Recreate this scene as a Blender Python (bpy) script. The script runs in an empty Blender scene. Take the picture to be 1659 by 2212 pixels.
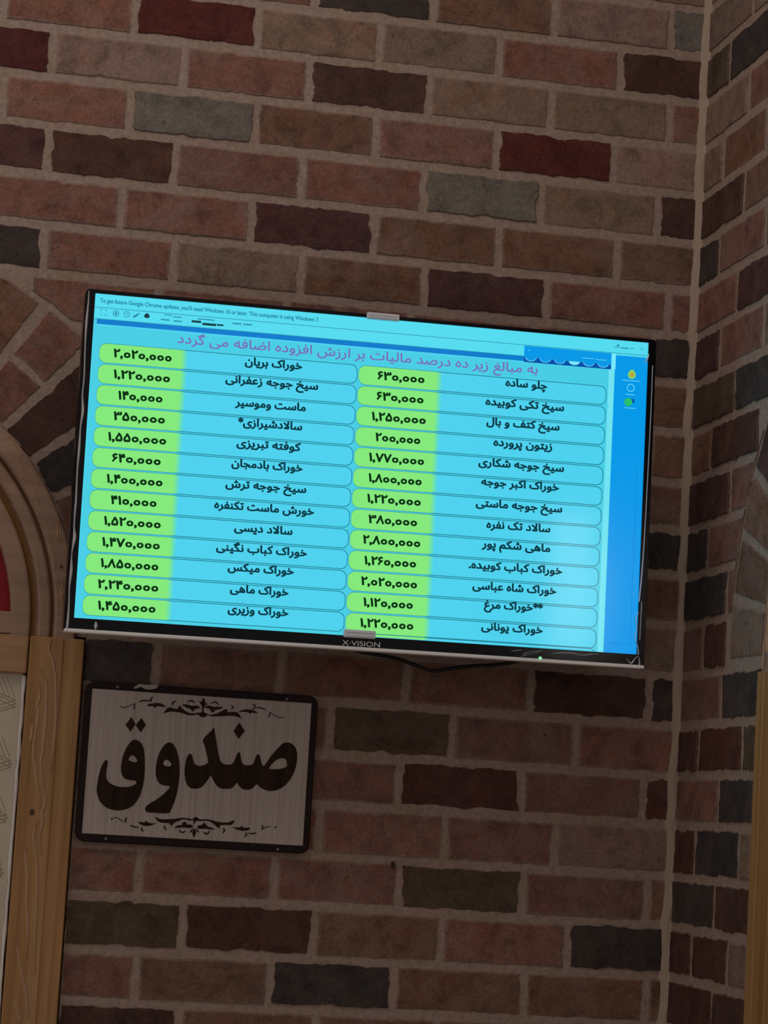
import bpy, bmesh, math, random, json
from mathutils import Vector, Matrix
from mathutils.geometry import tessellate_polygon

# ---------------------------------------------------------------- camera, world, lights, exposure
sc = bpy.context.scene
cam = bpy.data.cameras.new('camera'); cam_o = bpy.data.objects.new('camera', cam); sc.collection.objects.link(cam_o)
right, up, fwd = (0.978765, -0.196432, 0.058595), (-0.081125, -0.108683, 0.990761), (0.188249, 0.974475, 0.122311)
cam_o.matrix_world = Matrix(((right[0], up[0], -fwd[0], -1.26621), (right[1], up[1], -fwd[1], -3.93343), (right[2], up[2], -fwd[2], 1.50000), (0, 0, 0, 1)))
cam.sensor_fit = 'HORIZONTAL'; cam.sensor_width = 36.0; cam.lens = 36.0 * 5451.16 / 1659; cam.clip_start = .05
sc.camera = cam_o
w = bpy.data.worlds.new('world'); sc.world = w; w.use_nodes = True
w.node_tree.nodes['Background'].inputs[0].default_value = (1.0, .93, .9, 1); w.node_tree.nodes['Background'].inputs[1].default_value = .30
def area(name, loc, target, sx, sy, power, col):
    l = bpy.data.lights.new(name, 'AREA'); l.shape = 'RECTANGLE'; l.size, l.size_y = sx, sy; l.energy = power; l.color = col
    o = bpy.data.objects.new(name, l); sc.collection.objects.link(o); o.location = loc
    o.rotation_euler = (Vector(target) - Vector(loc)).to_track_quat('-Z', 'Y').to_euler()
    return o
area('ceiling_lamp', (-1.2, -1.15, 3.55), (-1.0, -.5, 1.9), 1.7, .7, 7.4, (1.0, .96, .92))
area('screen_sheen_fill', (-.02, -1.0, 1.965), (-.24, -.2, 1.88), .09, .26, .36, (1.0, .97, .92))  # unseen fill light added beside the side window for a pale sheen on the screen
sc.view_settings.view_transform = 'Standard'; sc.view_settings.look = 'None'; sc.view_settings.gamma = 1.0; sc.view_settings.exposure = 0.0
sc.view_settings.use_curve_mapping = False
PANE_GLOW = .0

# measured layout, metres
D = json.loads('''{"zm":[3.6045,3.5245,3.4445,3.3645,3.2845,3.2045,3.1245,3.0445,2.9645,2.8845,2.8035,2.7242,2.6446,2.5653,2.4836,2.4046,2.3276,2.2487,2.1649,2.0814,2.0035,1.9291,1.8484,1.7649,1.6844,1.6027,1.5242,1.4437,1.3647,1.2837,1.2049,1.1245,1.0445,0.9645,0.8845,0.8045,0.7245,0.6445,0.5645,0.4845,0.4045,0.3245,0.2445,0.1645,0.0845,0.0045],"zr":[3.6045,3.5245,3.4445,3.3645,3.2845,3.2045,3.1245,3.0445,2.9645,2.8845,2.8037,2.7228,2.6438,2.5618,2.4822,2.4046,2.325,2.2452,2.1656,2.0856,2.0049,1.9265,1.8472,1.7656,1.6835,1.6038,1.5251,1.4422,1.3629,1.2843,1.2045,1.1245,1.0445,0.9645,0.8845,0.8045,0.7245,0.6445,0.5645,0.4845,0.4045,0.3245,0.2445,0.1645,0.0845,0.0045],"rm":{"0":[[-0.6724,-0.4737,-0.269,-0.0661],"BKBXG"],"1":[[-1.1678,-0.96,-0.7602,-0.5598,-0.3588,-0.1508],"PPRTTPD"],"2":[[-1.0864,-0.8761,-0.6723,-0.4723,-0.267,-0.0627],"RXPDTTP"],"3":[[-1.1578,-0.9569,-0.7543,-0.5564,-0.3548,-0.155],"PPGBPRX"],"4":[[-1.0811,-0.88,-0.6735,-0.4723,-0.2759,-0.0744],"MDPPGTD"],"5":[[-0.9594,-0.7513,-0.5505,-0.3421,-0.1415],"PPMBBB"],"6":[[-1.0758,-0.8705,-0.665,-0.4623,-0.2574,-0.0502],"KPTBMPP"],"7":[[-0.2767,-0.076],"PPK"],"8":[[-0.1708],"PB"],"9":[[-0.268,-0.0705],"PPB"],"10":[[-0.1547],"PP"],"11":[[-0.2596,-0.0709],"PPK"],"12":[[-0.1547],"PB"],"13":[[-0.2742,-0.0765],"PPT"],"14":[[-0.8552,-0.6575,-0.4538,-0.2507,-0.0522],"KPPPDK"],"15":[[-0.7733,-0.5716,-0.375,-0.1702],"PPOPP"],"16":[[-0.8475,-0.6508,-0.457,-0.2566,-0.0539],"PPPWPW"],"17":[[-0.9637,-0.7733,-0.5794,-0.378,-0.1973],"PPPPPX"],"18":[[-0.8579,-0.6464,-0.4468,-0.2465,-0.0408],"PPPOPB"],"19":[[-0.7841,-0.5796,-0.3749,-0.1684],"ODBPK"],"20":[[-0.8516,-0.6433,-0.4463,-0.2357,-0.0347],"PBKBBB"],"21":[[-0.781,-0.5674,-0.3747,-0.1716],"DBBBB"]},"rr":{"0":[[0.2213],"TT"],"1":[[0.1198],"OK"],"2":[[0.218],"TP"],"3":[[0.1059],"TB"],"4":[[0.2168],"DB"],"5":[[0.1059,0.3229],"KPT"],"6":[[0.2034],"PM"],"7":[[0.1287,0.332],"MPT"],"8":[[0.2124],"OK"],"9":[[0.1099,0.3337],"BDD"],"10":[[0.2107],"MP"],"11":[[0.1125],"KP"],"12":[[],"K"],"13":[[0.1144,0.2215,0.3416],"PWBB"],"14":[[0.208],"PK"],"15":[[0.1089,0.3141],"DWO"],"16":[[0.2157],"PK"],"17":[[0.1113,0.3194],"WKT"],"18":[[0.2151],"KD"],"19":[[0.1162,0.2853],"DDT"],"20":[[0.2251],"WD"]},"tv":{"pillL0":[[-0.4199,0.1545],[-0.2884,0.1567]],"pillL12":[[-0.4205,-0.2249],[-0.2893,-0.2245]],"cL":[[-0.3608,0.1555],[-0.3594,0.1224],[-0.3588,0.0915],[-0.3582,0.0592],[-0.3576,0.0285],[-0.3549,-0.0035],[-0.3543,-0.0348],[-0.3552,-0.0655],[-0.3545,-0.0978],[-0.3546,-0.1287],[-0.354,-0.1605],[-0.3548,-0.1916],[-0.3555,-0.2234]],"endL":[[-0.0256,0.1571],[-0.0269,-0.2204]],"cR":[[0.041,0.1549],[0.041,0.1254],[0.0405,0.0924],[0.0415,0.0603],[0.0402,0.0288],[0.0404,-0.0032],[0.0391,-0.0332],[0.0393,-0.0644],[0.0395,-0.097],[0.0389,-0.1274],[0.0392,-0.1598],[0.0379,-0.1902],[0.0381,-0.2225]],"pillR0":[[-0.0226,0.1559],[0.1072,0.1511]],"pillR12":[[-0.0261,-0.2211],[0.1033,-0.2211]],"endR":[[0.3704,0.1572],[0.3655,-0.2197]],"line1":[[-0.43,0.2241],[-0.2106,0.2253],[0.1939,0.223],[0.4345,0.2234]],"bar":[[-0.4296,0.2072],[-0.2096,0.208],[0.1948,0.2042],[0.2317,0.2037]],"patch":[[0.2337,0.2231],[0.3744,0.2226],[0.3722,0.2034],[0.2346,0.2042]],"strip":[[0.3745,0.2212],[0.382,0.2218],[0.3815,0.1961],[0.3751,-0.2376],[0.3788,-0.2374]],"side":[[0.3821,0.2196],[0.3775,-0.241],[0.3742,-0.2341]],"icons":[[0.4079,0.1925],[0.4083,0.1838],[0.4073,0.1712],[0.4077,0.161],[0.4045,0.1491],[0.4048,0.1396]],"head":[[0.2569,0.1848],[-0.305,0.185]],"pricetext":[[-0.3988,0.1528],[-0.3107,0.1576]],"title":[[-0.4234,0.2332],[-0.09,0.2333]],"tr":[[0.3755,0.2323],[0.41,0.2353],[0.4221,0.2341]],"toolic":[[-0.4174,0.2171],[-0.3989,0.2166],[-0.3825,0.2166],[-0.3682,0.2164],[-0.3523,0.2171]],"tabs":[[-0.3138,0.2155],[-0.2676,0.2138],[-0.2244,0.2169]],"logo":[[-0.027,-0.2561],[0.0284,-0.2547]],"led":[[0.2791,-0.2593]],"clipT":[[-0.0176,0.2513],[0.0331,0.2515],[0.0328,0.2435],[-0.017,0.2412]],"clipB":[[-0.0277,-0.2349],[0.0211,-0.2343],[0.0213,-0.2465],[-0.0271,-0.2471]],"namesL":[[-0.1561,0.1595,0.0883],[-0.1569,0.1292,0.1426],[-0.1571,0.0962,0.1086],[-0.1561,0.0665,0.0986],[-0.1564,0.0346,0.0985],[-0.1571,0.0035,0.109],[-0.157,-0.0303,0.1236],[-0.1577,-0.0613,0.1523],[-0.1572,-0.0935,0.089],[-0.1579,-0.1237,0.1386],[-0.1576,-0.1537,0.1007],[-0.1582,-0.1859,0.0888],[-0.1582,-0.2165,0.0922]],"namesR":[[0.2392,0.1608,0.0669],[0.2384,0.1281,0.1256],[0.2369,0.0972,0.1167],[0.238,0.0652,0.0938],[0.2372,0.0334,0.1362],[0.2367,0.0046,0.1237],[0.2365,-0.0299,0.1374],[0.2368,-0.0607,0.1015],[0.2346,-0.0923,0.1087],[0.2353,-0.1243,0.1479],[0.2349,-0.1557,0.1325],[0.2348,-0.1848,0.0931],[0.2341,-0.2172,0.0973]],"pL":[[-0.3549,0.1559,0.0879],[-0.3542,0.1228,0.0851],[-0.3544,0.0926,0.067],[-0.3541,0.0603,0.0773],[-0.3553,0.0294,0.0876],[-0.3543,-0.0027,0.073],[-0.3551,-0.0342,0.084],[-0.3545,-0.0655,0.0688],[-0.3545,-0.0975,0.0852],[-0.3546,-0.1301,0.0864],[-0.3547,-0.1612,0.0864],[-0.3548,-0.1923,0.0904],[-0.3549,-0.2226,0.0862]],"pR":[[0.0417,0.1549,0.0735],[0.0418,0.1241,0.0735],[0.0412,0.0939,0.0849],[0.0414,0.061,0.0704],[0.041,0.0281,0.0862],[0.0404,-0.0032,0.0832],[0.0402,-0.0345,0.0838],[0.04,-0.0658,0.0759],[0.0399,-0.0976,0.0894],[0.0393,-0.1288,0.0807],[0.0392,-0.1598,0.0871],[0.0393,-0.1908,0.077],[0.0388,-0.2217,0.0826]],"films":[[[-0.4415,0.2463,0.0023],[-0.4411,0.2294,0.0031],[-0.442,0.2011,0.0047],[-0.4417,0.1638,0.0031],[-0.4401,0.1176,0.0031],[-0.4409,0.0882,0.0031],[-0.4387,0.0646,0.0054],[-0.4405,0.0407,0.0031],[-0.4404,0.0072,0.0047],[-0.441,-0.0255,0.0031],[-0.44,-0.0726,0.0039],[-0.4403,-0.0788,0.0039],[-0.4403,-0.1093,0.0031],[-0.4386,-0.125,0.0062],[-0.4411,-0.1493,0.0023],[-0.4402,-0.1741,0.0054],[-0.4413,-0.1989,0.0031],[-0.4403,-0.2235,0.0031],[-0.4404,-0.253,0.0047],[-0.4417,-0.264,0.0031]],[[-0.3992,-0.2476,0.0023],[-0.3988,-0.2537,0.007],[-0.3991,-0.2592,0.0023]],[[0.2324,-0.2513,0.0003],[0.2413,-0.25,0.0019],[0.2495,-0.2485,0.0005]],[[0.2499,-0.2589,0.0006],[0.258,-0.2555,0.0016],[0.2684,-0.2526,0.0013],[0.2816,-0.2475,0.0008]],[[0.2521,-0.2558,0.0005],[0.2608,-0.2509,0.0013],[0.2757,-0.2488,0.0005]],[[0.2953,-0.2514,0.0006],[0.3087,-0.2494,0.0022],[0.3282,-0.2484,0.0025],[0.3464,-0.2506,0.0022],[0.3598,-0.2481,0.0019],[0.3704,-0.247,0.0005]],[[0.4321,-0.1786,0.0008],[0.4288,-0.192,0.0029],[0.4309,-0.2065,0.0013],[0.4276,-0.2185,0.0022],[0.4335,-0.2327,0.0016],[0.4347,-0.2444,0.0025]],[[0.416,-0.2514,0.0008],[0.4239,-0.2582,0.0035],[0.4296,-0.2505,0.0016],[0.4356,-0.2472,0.0016],[0.4378,-0.2632,0.0035]],[[0.4367,-0.1621,0.0006],[0.4364,-0.1915,0.0011],[0.436,-0.2209,0.001]],[[0.4329,0.2255,0.0023],[0.431,0.218,0.0039],[0.4267,0.211,0.0016]],[[0.4397,0.2084,0.0012],[0.4398,0.1279,0.0016],[0.4388,0.0403,0.0016],[0.4374,-0.054,0.0019],[0.4355,-0.1191,0.0031],[0.4328,-0.1624,0.0031]]]},"tvc":[-0.5708,2.0211],"phi":0.00783873601961798,"scr":[[-0.4324,0.2443],[0.4353,0.2433],[0.4286,-0.2435],[-0.4315,-0.2442]],"out":[[-0.4432,0.2504],[0.4479,0.2481],[0.4405,-0.2627],[-0.441,-0.2653]],"sign":{"letters":[[[[-0.1444,0.0037],[-0.1487,-0.0037],[-0.152,-0.0153],[-0.154,-0.0298],[-0.1547,-0.0421],[-0.1517,-0.0543],[-0.1459,-0.0632],[-0.1362,-0.0698],[-0.1247,-0.0722],[-0.1144,-0.0716],[-0.1032,-0.0678],[-0.0945,-0.0601],[-0.088,-0.0484],[-0.0848,-0.0359],[-0.0831,-0.0234],[-0.0831,-0.0079],[-0.0842,0.0075],[-0.0863,0.0218],[-0.09,0.0309],[-0.095,0.0353],[-0.1014,0.0374],[-0.1074,0.0339],[-0.113,0.0253],[-0.1173,0.0137],[-0.1196,0.0012],[-0.1195,-0.0112],[-0.1171,-0.0183],[-0.1116,-0.0236],[-0.1032,-0.0249],[-0.0969,-0.0253],[-0.0945,-0.0272],[-0.0953,-0.0305],[-0.1015,-0.034],[-0.1107,-0.0362],[-0.1221,-0.0361],[-0.1305,-0.034],[-0.137,-0.0303],[-0.141,-0.0249],[-0.1421,-0.0167],[-0.1416,-0.0084],[-0.141,-0.0002],[-0.1419,0.0027]],[[-0.1093,0.007],[-0.1068,0.0118],[-0.1033,0.0133],[-0.0984,0.0102],[-0.0955,0.0052],[-0.0974,0.0031],[-0.1031,0.0034],[-0.1079,0.0048]]],[[[-0.0482,0.0367],[-0.0542,0.0332],[-0.0594,0.0256],[-0.0634,0.015],[-0.0656,0.0025],[-0.0658,-0.01],[-0.0635,-0.0201],[-0.0594,-0.0266],[-0.054,-0.0294],[-0.0467,-0.03],[-0.0416,-0.0312],[-0.0452,-0.0366],[-0.0539,-0.0459],[-0.0638,-0.0537],[-0.0747,-0.0615],[-0.078,-0.0664],[-0.0769,-0.0709],[-0.0728,-0.0727],[-0.0625,-0.0727],[-0.0422,-0.0722],[-0.038,-0.0661],[-0.0336,-0.0534],[-0.0305,-0.0388],[-0.029,-0.0222],[-0.0288,-0.0077],[-0.0303,0.0067],[-0.0334,0.019],[-0.0383,0.0301],[-0.0429,0.035]],[[-0.0552,0.0047],[-0.053,0.0084],[-0.0495,0.0099],[-0.0445,0.0064],[-0.0419,0.0024],[-0.0451,-0.0002],[-0.0509,-0.0002],[-0.0543,0.0016]]],[[[-0.0144,0.0215],[-0.0182,0.0171],[-0.0205,0.0071],[-0.0211,-0.0058],[-0.0193,-0.0185],[-0.0152,-0.0275],[-0.009,-0.0316],[-0.0019,-0.032],[0.0056,-0.0298],[0.0116,-0.0236],[0.0165,-0.0163],[0.0203,-0.0091],[0.0242,-0.017],[0.0307,-0.0254],[0.0368,-0.0291],[0.0451,-0.0294],[0.0533,-0.0281],[0.0583,-0.0231],[0.0621,-0.0182],[0.0667,-0.0249],[0.0735,-0.0286],[0.0806,-0.0285],[0.0864,-0.0261],[0.0902,-0.0217],[0.0928,-0.0187],[0.0993,-0.0241],[0.1079,-0.0277],[0.1174,-0.0284],[0.128,-0.0253],[0.1382,-0.0177],[0.1459,-0.0072],[0.1511,0.0048],[0.1538,0.0191],[0.1533,0.032],[0.15,0.0412],[0.1443,0.0467],[0.1364,0.0482],[0.1294,0.0458],[0.1216,0.0371],[0.1127,0.0259],[0.1063,0.015],[0.1025,0.0095],[0.0994,0.011],[0.0972,0.0168],[0.095,0.0242],[0.0924,0.0276],[0.0901,0.0257],[0.0876,0.0185],[0.0856,0.0125],[0.0817,0.0096],[0.0746,0.0089],[0.0697,0.0103],[0.0665,0.0148],[0.0647,0.0229],[0.0626,0.0281],[0.0602,0.0279],[0.0577,0.0213],[0.0552,0.0141],[0.052,0.0095],[0.045,0.0079],[0.0378,0.0093],[0.0334,0.0134],[0.0297,0.0242],[0.0264,0.0381],[0.0231,0.0519],[0.0199,0.0646],[0.0156,0.0579],[0.0046,0.0449],[0.0077,0.0345],[0.0114,0.0231],[0.0146,0.0116],[0.0119,0.007],[0.0051,0.004],[-0.002,0.0039],[-0.0069,0.0068],[-0.0097,0.0136],[-0.0116,0.0193]],[[0.1102,0.0058],[0.1136,0.0119],[0.1203,0.0194],[0.1284,0.0232],[0.135,0.0226],[0.1381,0.0181],[0.1387,0.0123],[0.1353,0.0088],[0.1259,0.0062],[0.1165,0.0053]]],[[[-0.1095,0.0716],[-0.1023,0.0617],[-0.1093,0.0495],[-0.1175,0.0594]]],[[[-0.0939,0.0713],[-0.0861,0.0612],[-0.0937,0.0495],[-0.1017,0.0597]]],[[[0.0593,0.0742],[0.0687,0.0619],[0.0598,0.049],[0.0512,0.0608]]]],"polys":[[[-0.0865,0.0917],[-0.0831,0.0942],[-0.0786,0.0949],[-0.0704,0.0964],[-0.063,0.095],[-0.0563,0.0909],[-0.0637,0.0909],[-0.0701,0.0914],[-0.0744,0.0879],[-0.0769,0.0909],[-0.0837,0.0905]],[[-0.0607,0.0806],[-0.0578,0.0849],[-0.0544,0.0897],[-0.0499,0.0909],[-0.0444,0.0896],[-0.0388,0.0889],[-0.036,0.095],[-0.0326,0.0916],[-0.0268,0.087],[-0.0201,0.0842],[-0.0137,0.0838],[-0.0046,0.0857],[-0.0045,0.0834],[-0.0153,0.0809],[-0.0227,0.0809],[-0.032,0.0835],[-0.0431,0.0845],[-0.0522,0.0837]],[[-0.0325,0.0966],[-0.0256,0.0971],[-0.0163,0.0954],[-0.0081,0.0964],[-0.0033,0.0931],[-0.0087,0.0914],[-0.0123,0.0898],[-0.0148,0.086],[-0.0192,0.0907],[-0.0262,0.0925]],[[0.0009,0.1098],[0.0038,0.1036],[0.0045,0.1],[0.0012,0.0943],[-0.0019,0.0996],[-0.0018,0.1042]],[[-0.0063,0.0838],[0.0008,0.087],[0.0093,0.0839],[0.0068,0.0805],[0.0014,0.0788],[-0.0043,0.0812]],[[0.0041,0.0954],[0.0095,0.0976],[0.0169,0.0963],[0.0243,0.0968],[0.0326,0.0969],[0.0273,0.0929],[0.02,0.0919],[0.0184,0.0877],[0.0147,0.0879],[0.0107,0.0927],[0.0051,0.0937]],[[0.0086,0.0834],[0.0159,0.0839],[0.0231,0.0862],[0.0293,0.0898],[0.0378,0.0945],[0.0404,0.0896],[0.0469,0.0902],[0.0543,0.0901],[0.0591,0.0863],[0.0623,0.0805],[0.0566,0.0829],[0.0473,0.0841],[0.0344,0.0828],[0.0216,0.0815],[0.0133,0.0814]],[[0.0561,0.0906],[0.0632,0.0943],[0.0705,0.0957],[0.078,0.0953],[0.0837,0.0934],[0.0875,0.0909],[0.081,0.0909],[0.0773,0.0916],[0.0756,0.0887],[0.0718,0.0912],[0.0653,0.0917]],[[-0.0878,-0.0883],[-0.0819,-0.0879],[-0.0773,-0.089],[-0.0762,-0.0853],[-0.0719,-0.0882],[-0.0655,-0.0892],[-0.0583,-0.0884],[-0.0644,-0.091],[-0.0715,-0.0934],[-0.0779,-0.0935],[-0.0835,-0.0916]],[[-0.0626,-0.0783],[-0.0579,-0.0807],[-0.0514,-0.0821],[-0.0414,-0.0815],[-0.0306,-0.08],[-0.0189,-0.078],[-0.0079,-0.0787],[-0.0023,-0.0797],[-0.0077,-0.0814],[-0.0169,-0.0801],[-0.0258,-0.0833],[-0.032,-0.0868],[-0.0362,-0.092],[-0.0392,-0.0873],[-0.0474,-0.0873],[-0.0548,-0.0864],[-0.0595,-0.083]],[[-0.0315,-0.094],[-0.0263,-0.0901],[-0.0191,-0.0888],[-0.0193,-0.0852],[-0.0144,-0.0836],[-0.0114,-0.0879],[-0.0045,-0.088],[-0.0015,-0.0914],[-0.0069,-0.0931],[-0.0161,-0.0927],[-0.0242,-0.0936]],[[-0.0001,-0.0931],[0.0035,-0.0983],[0.0005,-0.1075],[-0.0028,-0.0996]],[[0.001,-0.075],[0.0058,-0.0779],[0.0015,-0.0822],[-0.0018,-0.0878],[-0.0022,-0.0815],[-0.0042,-0.0789]],[[0.0007,-0.075],[0.0069,-0.0787],[0.017,-0.0782],[0.0243,-0.0786],[0.0327,-0.0804],[0.0438,-0.0816],[0.0529,-0.0806],[0.0614,-0.0765],[0.0603,-0.0815],[0.056,-0.085],[0.0486,-0.0849],[0.0404,-0.0858],[0.0384,-0.0909],[0.0332,-0.0876],[0.0264,-0.0826],[0.0189,-0.0803],[0.0098,-0.0813],[0.0025,-0.0812]],[[0.0057,-0.0883],[0.0112,-0.0871],[0.0146,-0.0833],[0.0184,-0.0867],[0.0214,-0.0892],[0.027,-0.0907],[0.0326,-0.0926],[0.0253,-0.0935],[0.017,-0.0926],[0.0088,-0.0935],[0.0042,-0.092]],[[0.058,-0.088],[0.0644,-0.0881],[0.0708,-0.0873],[0.0744,-0.0853],[0.0778,-0.0878],[0.0865,-0.0868],[0.0866,-0.0895],[0.0822,-0.0916],[0.0758,-0.0924],[0.0683,-0.0915]]],"strokes":[[0.00114,[[-0.1282,0.0884],[-0.1253,0.0859],[-0.1199,0.0863],[-0.1128,0.0895],[-0.1058,0.0931]]],[0.00209,[[-0.1058,0.0931],[-0.1061,0.084]]],[0.00209,[[-0.0991,0.0958],[-0.0943,0.0984],[-0.088,0.0988],[-0.0815,0.0984]]],[0.00228,[[-0.0797,0.098],[-0.0818,0.1015],[-0.0779,0.105]]],[0.00228,[[-0.0465,0.0939],[-0.0472,0.0975],[-0.0442,0.1004],[-0.0423,0.0996]]],[0.00228,[[-0.0231,0.1004],[-0.0201,0.1034],[-0.015,0.1024],[-0.013,0.1002]]],[0.00152,[[-0.0058,0.103],[-0.002,0.1005],[0.0002,0.0952]]],[0.00284,[[0.0007,0.0952],[0.0011,0.0852]]],[0.00152,[[-0.0056,0.103],[-0.0022,0.0996],[0.0005,0.0943]]],[0.00152,[[0.0093,0.1003],[0.0048,0.0991],[0.0024,0.0935]]],[0.00209,[[0.0129,0.101],[0.0183,0.1037],[0.0225,0.1026],[0.0246,0.0986]]],[0.0019,[[0.0443,0.1004],[0.0477,0.0983],[0.0474,0.0956],[0.0443,0.0944]]],[0.00209,[[0.0783,0.1045],[0.0821,0.1025],[0.0815,0.0987],[0.0784,0.0967]]],[0.0019,[[0.0852,0.099],[0.0916,0.0994],[0.0992,0.0972]]],[0.00114,[[0.1045,0.0939],[0.1088,0.0923],[0.1137,0.089],[0.1213,0.0867],[0.1268,0.0866],[0.129,0.0886]]],[0.00209,[[0.107,0.0922],[0.1051,0.0856]]],[0.00341,[[-0.1291,-0.0857],[-0.1272,-0.0865]]],[0.00114,[[-0.1265,-0.0838],[-0.1211,-0.0839],[-0.1146,-0.0867],[-0.1094,-0.0895]]],[0.00209,[[-0.1049,-0.0825],[-0.1074,-0.0858],[-0.1062,-0.0907]]],[0.00209,[[-0.0996,-0.0939],[-0.094,-0.0958],[-0.0867,-0.0963]]],[0.00228,[[-0.0813,-0.096],[-0.0811,-0.0996],[-0.0786,-0.1021]]],[0.00209,[[-0.0448,-0.0916],[-0.0469,-0.0945],[-0.043,-0.0978]]],[0.00209,[[-0.0231,-0.0962],[-0.0211,-0.0997],[-0.0165,-0.0999],[-0.013,-0.0979]]],[0.00152,[[-0.0023,-0.0933],[-0.0055,-0.0998]]],[0.00152,[[0.0022,-0.093],[0.0071,-0.0981]]],[0.00228,[[0.0146,-0.0977],[0.0184,-0.1002],[0.0225,-0.0991],[0.0236,-0.0954]]],[0.00228,[[0.0444,-0.0906],[0.0473,-0.0931],[0.0449,-0.0978]]],[0.00228,[[0.0805,-0.0949],[0.0821,-0.0984],[0.0787,-0.1013]]],[0.0019,[[0.0852,-0.0955],[0.0907,-0.0961],[0.0976,-0.0943]]],[0.00209,[[0.1046,-0.0817],[0.1071,-0.0852],[0.1051,-0.0898]]],[0.00095,[[0.105,-0.0889],[0.1122,-0.0849],[0.1204,-0.0831]]],[0.00341,[[0.1255,-0.0841],[0.1278,-0.0842]]],[0.00152,[[-0.003,-0.0942],[-0.0063,-0.0998]]],[0.00152,[[0.0025,-0.0939],[0.0074,-0.099]]]],"outer":[[-0.1813,0.1201],[0.1835,0.1254],[0.1806,-0.1213],[-0.1834,-0.1231]],"inner":[[-0.1725,0.1112],[0.1714,0.1124],[0.1723,-0.1091],[-0.1724,-0.1118]],"screws":[[-0.1338,0.1169],[0.1324,0.1161],[-0.1349,-0.1168],[0.1328,-0.1182]],"tape":[[-0.109,0.1175],[-0.1019,0.1235],[-0.0905,0.1233],[-0.0703,0.1239],[-0.0738,0.1186],[-0.0824,0.1163],[-0.09,0.1163],[-0.0978,0.1195],[-0.1076,0.1156]]},"carve":[[[-1.0186,1.7522],[-1.0219,1.7416],[-1.0212,1.7323],[-1.0152,1.7214],[-1.0117,1.7082],[-1.0087,1.695],[-1.0063,1.6704],[-1.0039,1.6448],[-1.0034,1.6242],[-1.0035,1.5985],[-1.0042,1.5729],[-1.0055,1.5492]],[[-1.0341,1.7056],[-1.0288,1.6967],[-1.0229,1.6857],[-1.0205,1.6746],[-1.0195,1.654],[-1.0186,1.6284],[-1.0187,1.6027],[-1.0199,1.577],[-1.0213,1.5616],[-1.0186,1.5464],[-1.0159,1.5248],[-1.0109,1.5121],[-1.0106,1.4974],[-1.0138,1.4858],[-1.0119,1.4712],[-1.0139,1.4548],[-1.0123,1.4338],[-1.0088,1.4193]],[[-1.034,1.6839],[-1.0311,1.6728],[-1.0302,1.6605],[-1.0335,1.65],[-1.0306,1.6379],[-1.0317,1.6193],[-1.033,1.6018],[-1.0338,1.5864],[-1.0336,1.57],[-1.0295,1.5559],[-1.024,1.5243],[-1.0176,1.5035],[-1.0183,1.492]],[[-1.0203,1.474],[-1.0238,1.4559],[-1.0223,1.4364],[-1.0166,1.414],[-1.0137,1.3866],[-1.0115,1.3463],[-1.0103,1.2979],[-1.0061,1.2418]],[[-1.0378,1.6189],[-1.0384,1.6066],[-1.0395,1.5932]],[[-1.0359,1.4324],[-1.0328,1.4131],[-1.0283,1.3858],[-1.0275,1.3535],[-1.0225,1.3134],[-1.0208,1.2652]],[[-1.0375,1.2933],[-1.0321,1.2647],[-1.0232,1.233],[-1.0164,1.2076],[-1.0117,1.1774]],[[-1.037,1.2019],[-1.0287,1.1879],[-1.0231,1.167]]],"knots":[[-1.0293,1.4857],[-1.0125,1.8648]],"cable":[[-0.5579,1.762],[-0.5359,1.7585],[-0.4999,1.7546],[-0.4716,1.748],[-0.4462,1.7404],[-0.4322,1.7393],[-0.411,1.7436],[-0.376,1.7504],[-0.3295,1.7565],[-0.2855,1.769]],"nail":[[-0.4599,1.4364]]}''')
# ---------------------------------------------------------------- helpers
COL = bpy.context.scene.collection

def lin(r, g, b):
    f = lambda c: c / 12.92 if c <= .04045 else ((c + .055) / 1.055) ** 2.4
    return (f(r / 255), f(g / 255), f(b / 255), 1.0)

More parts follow.
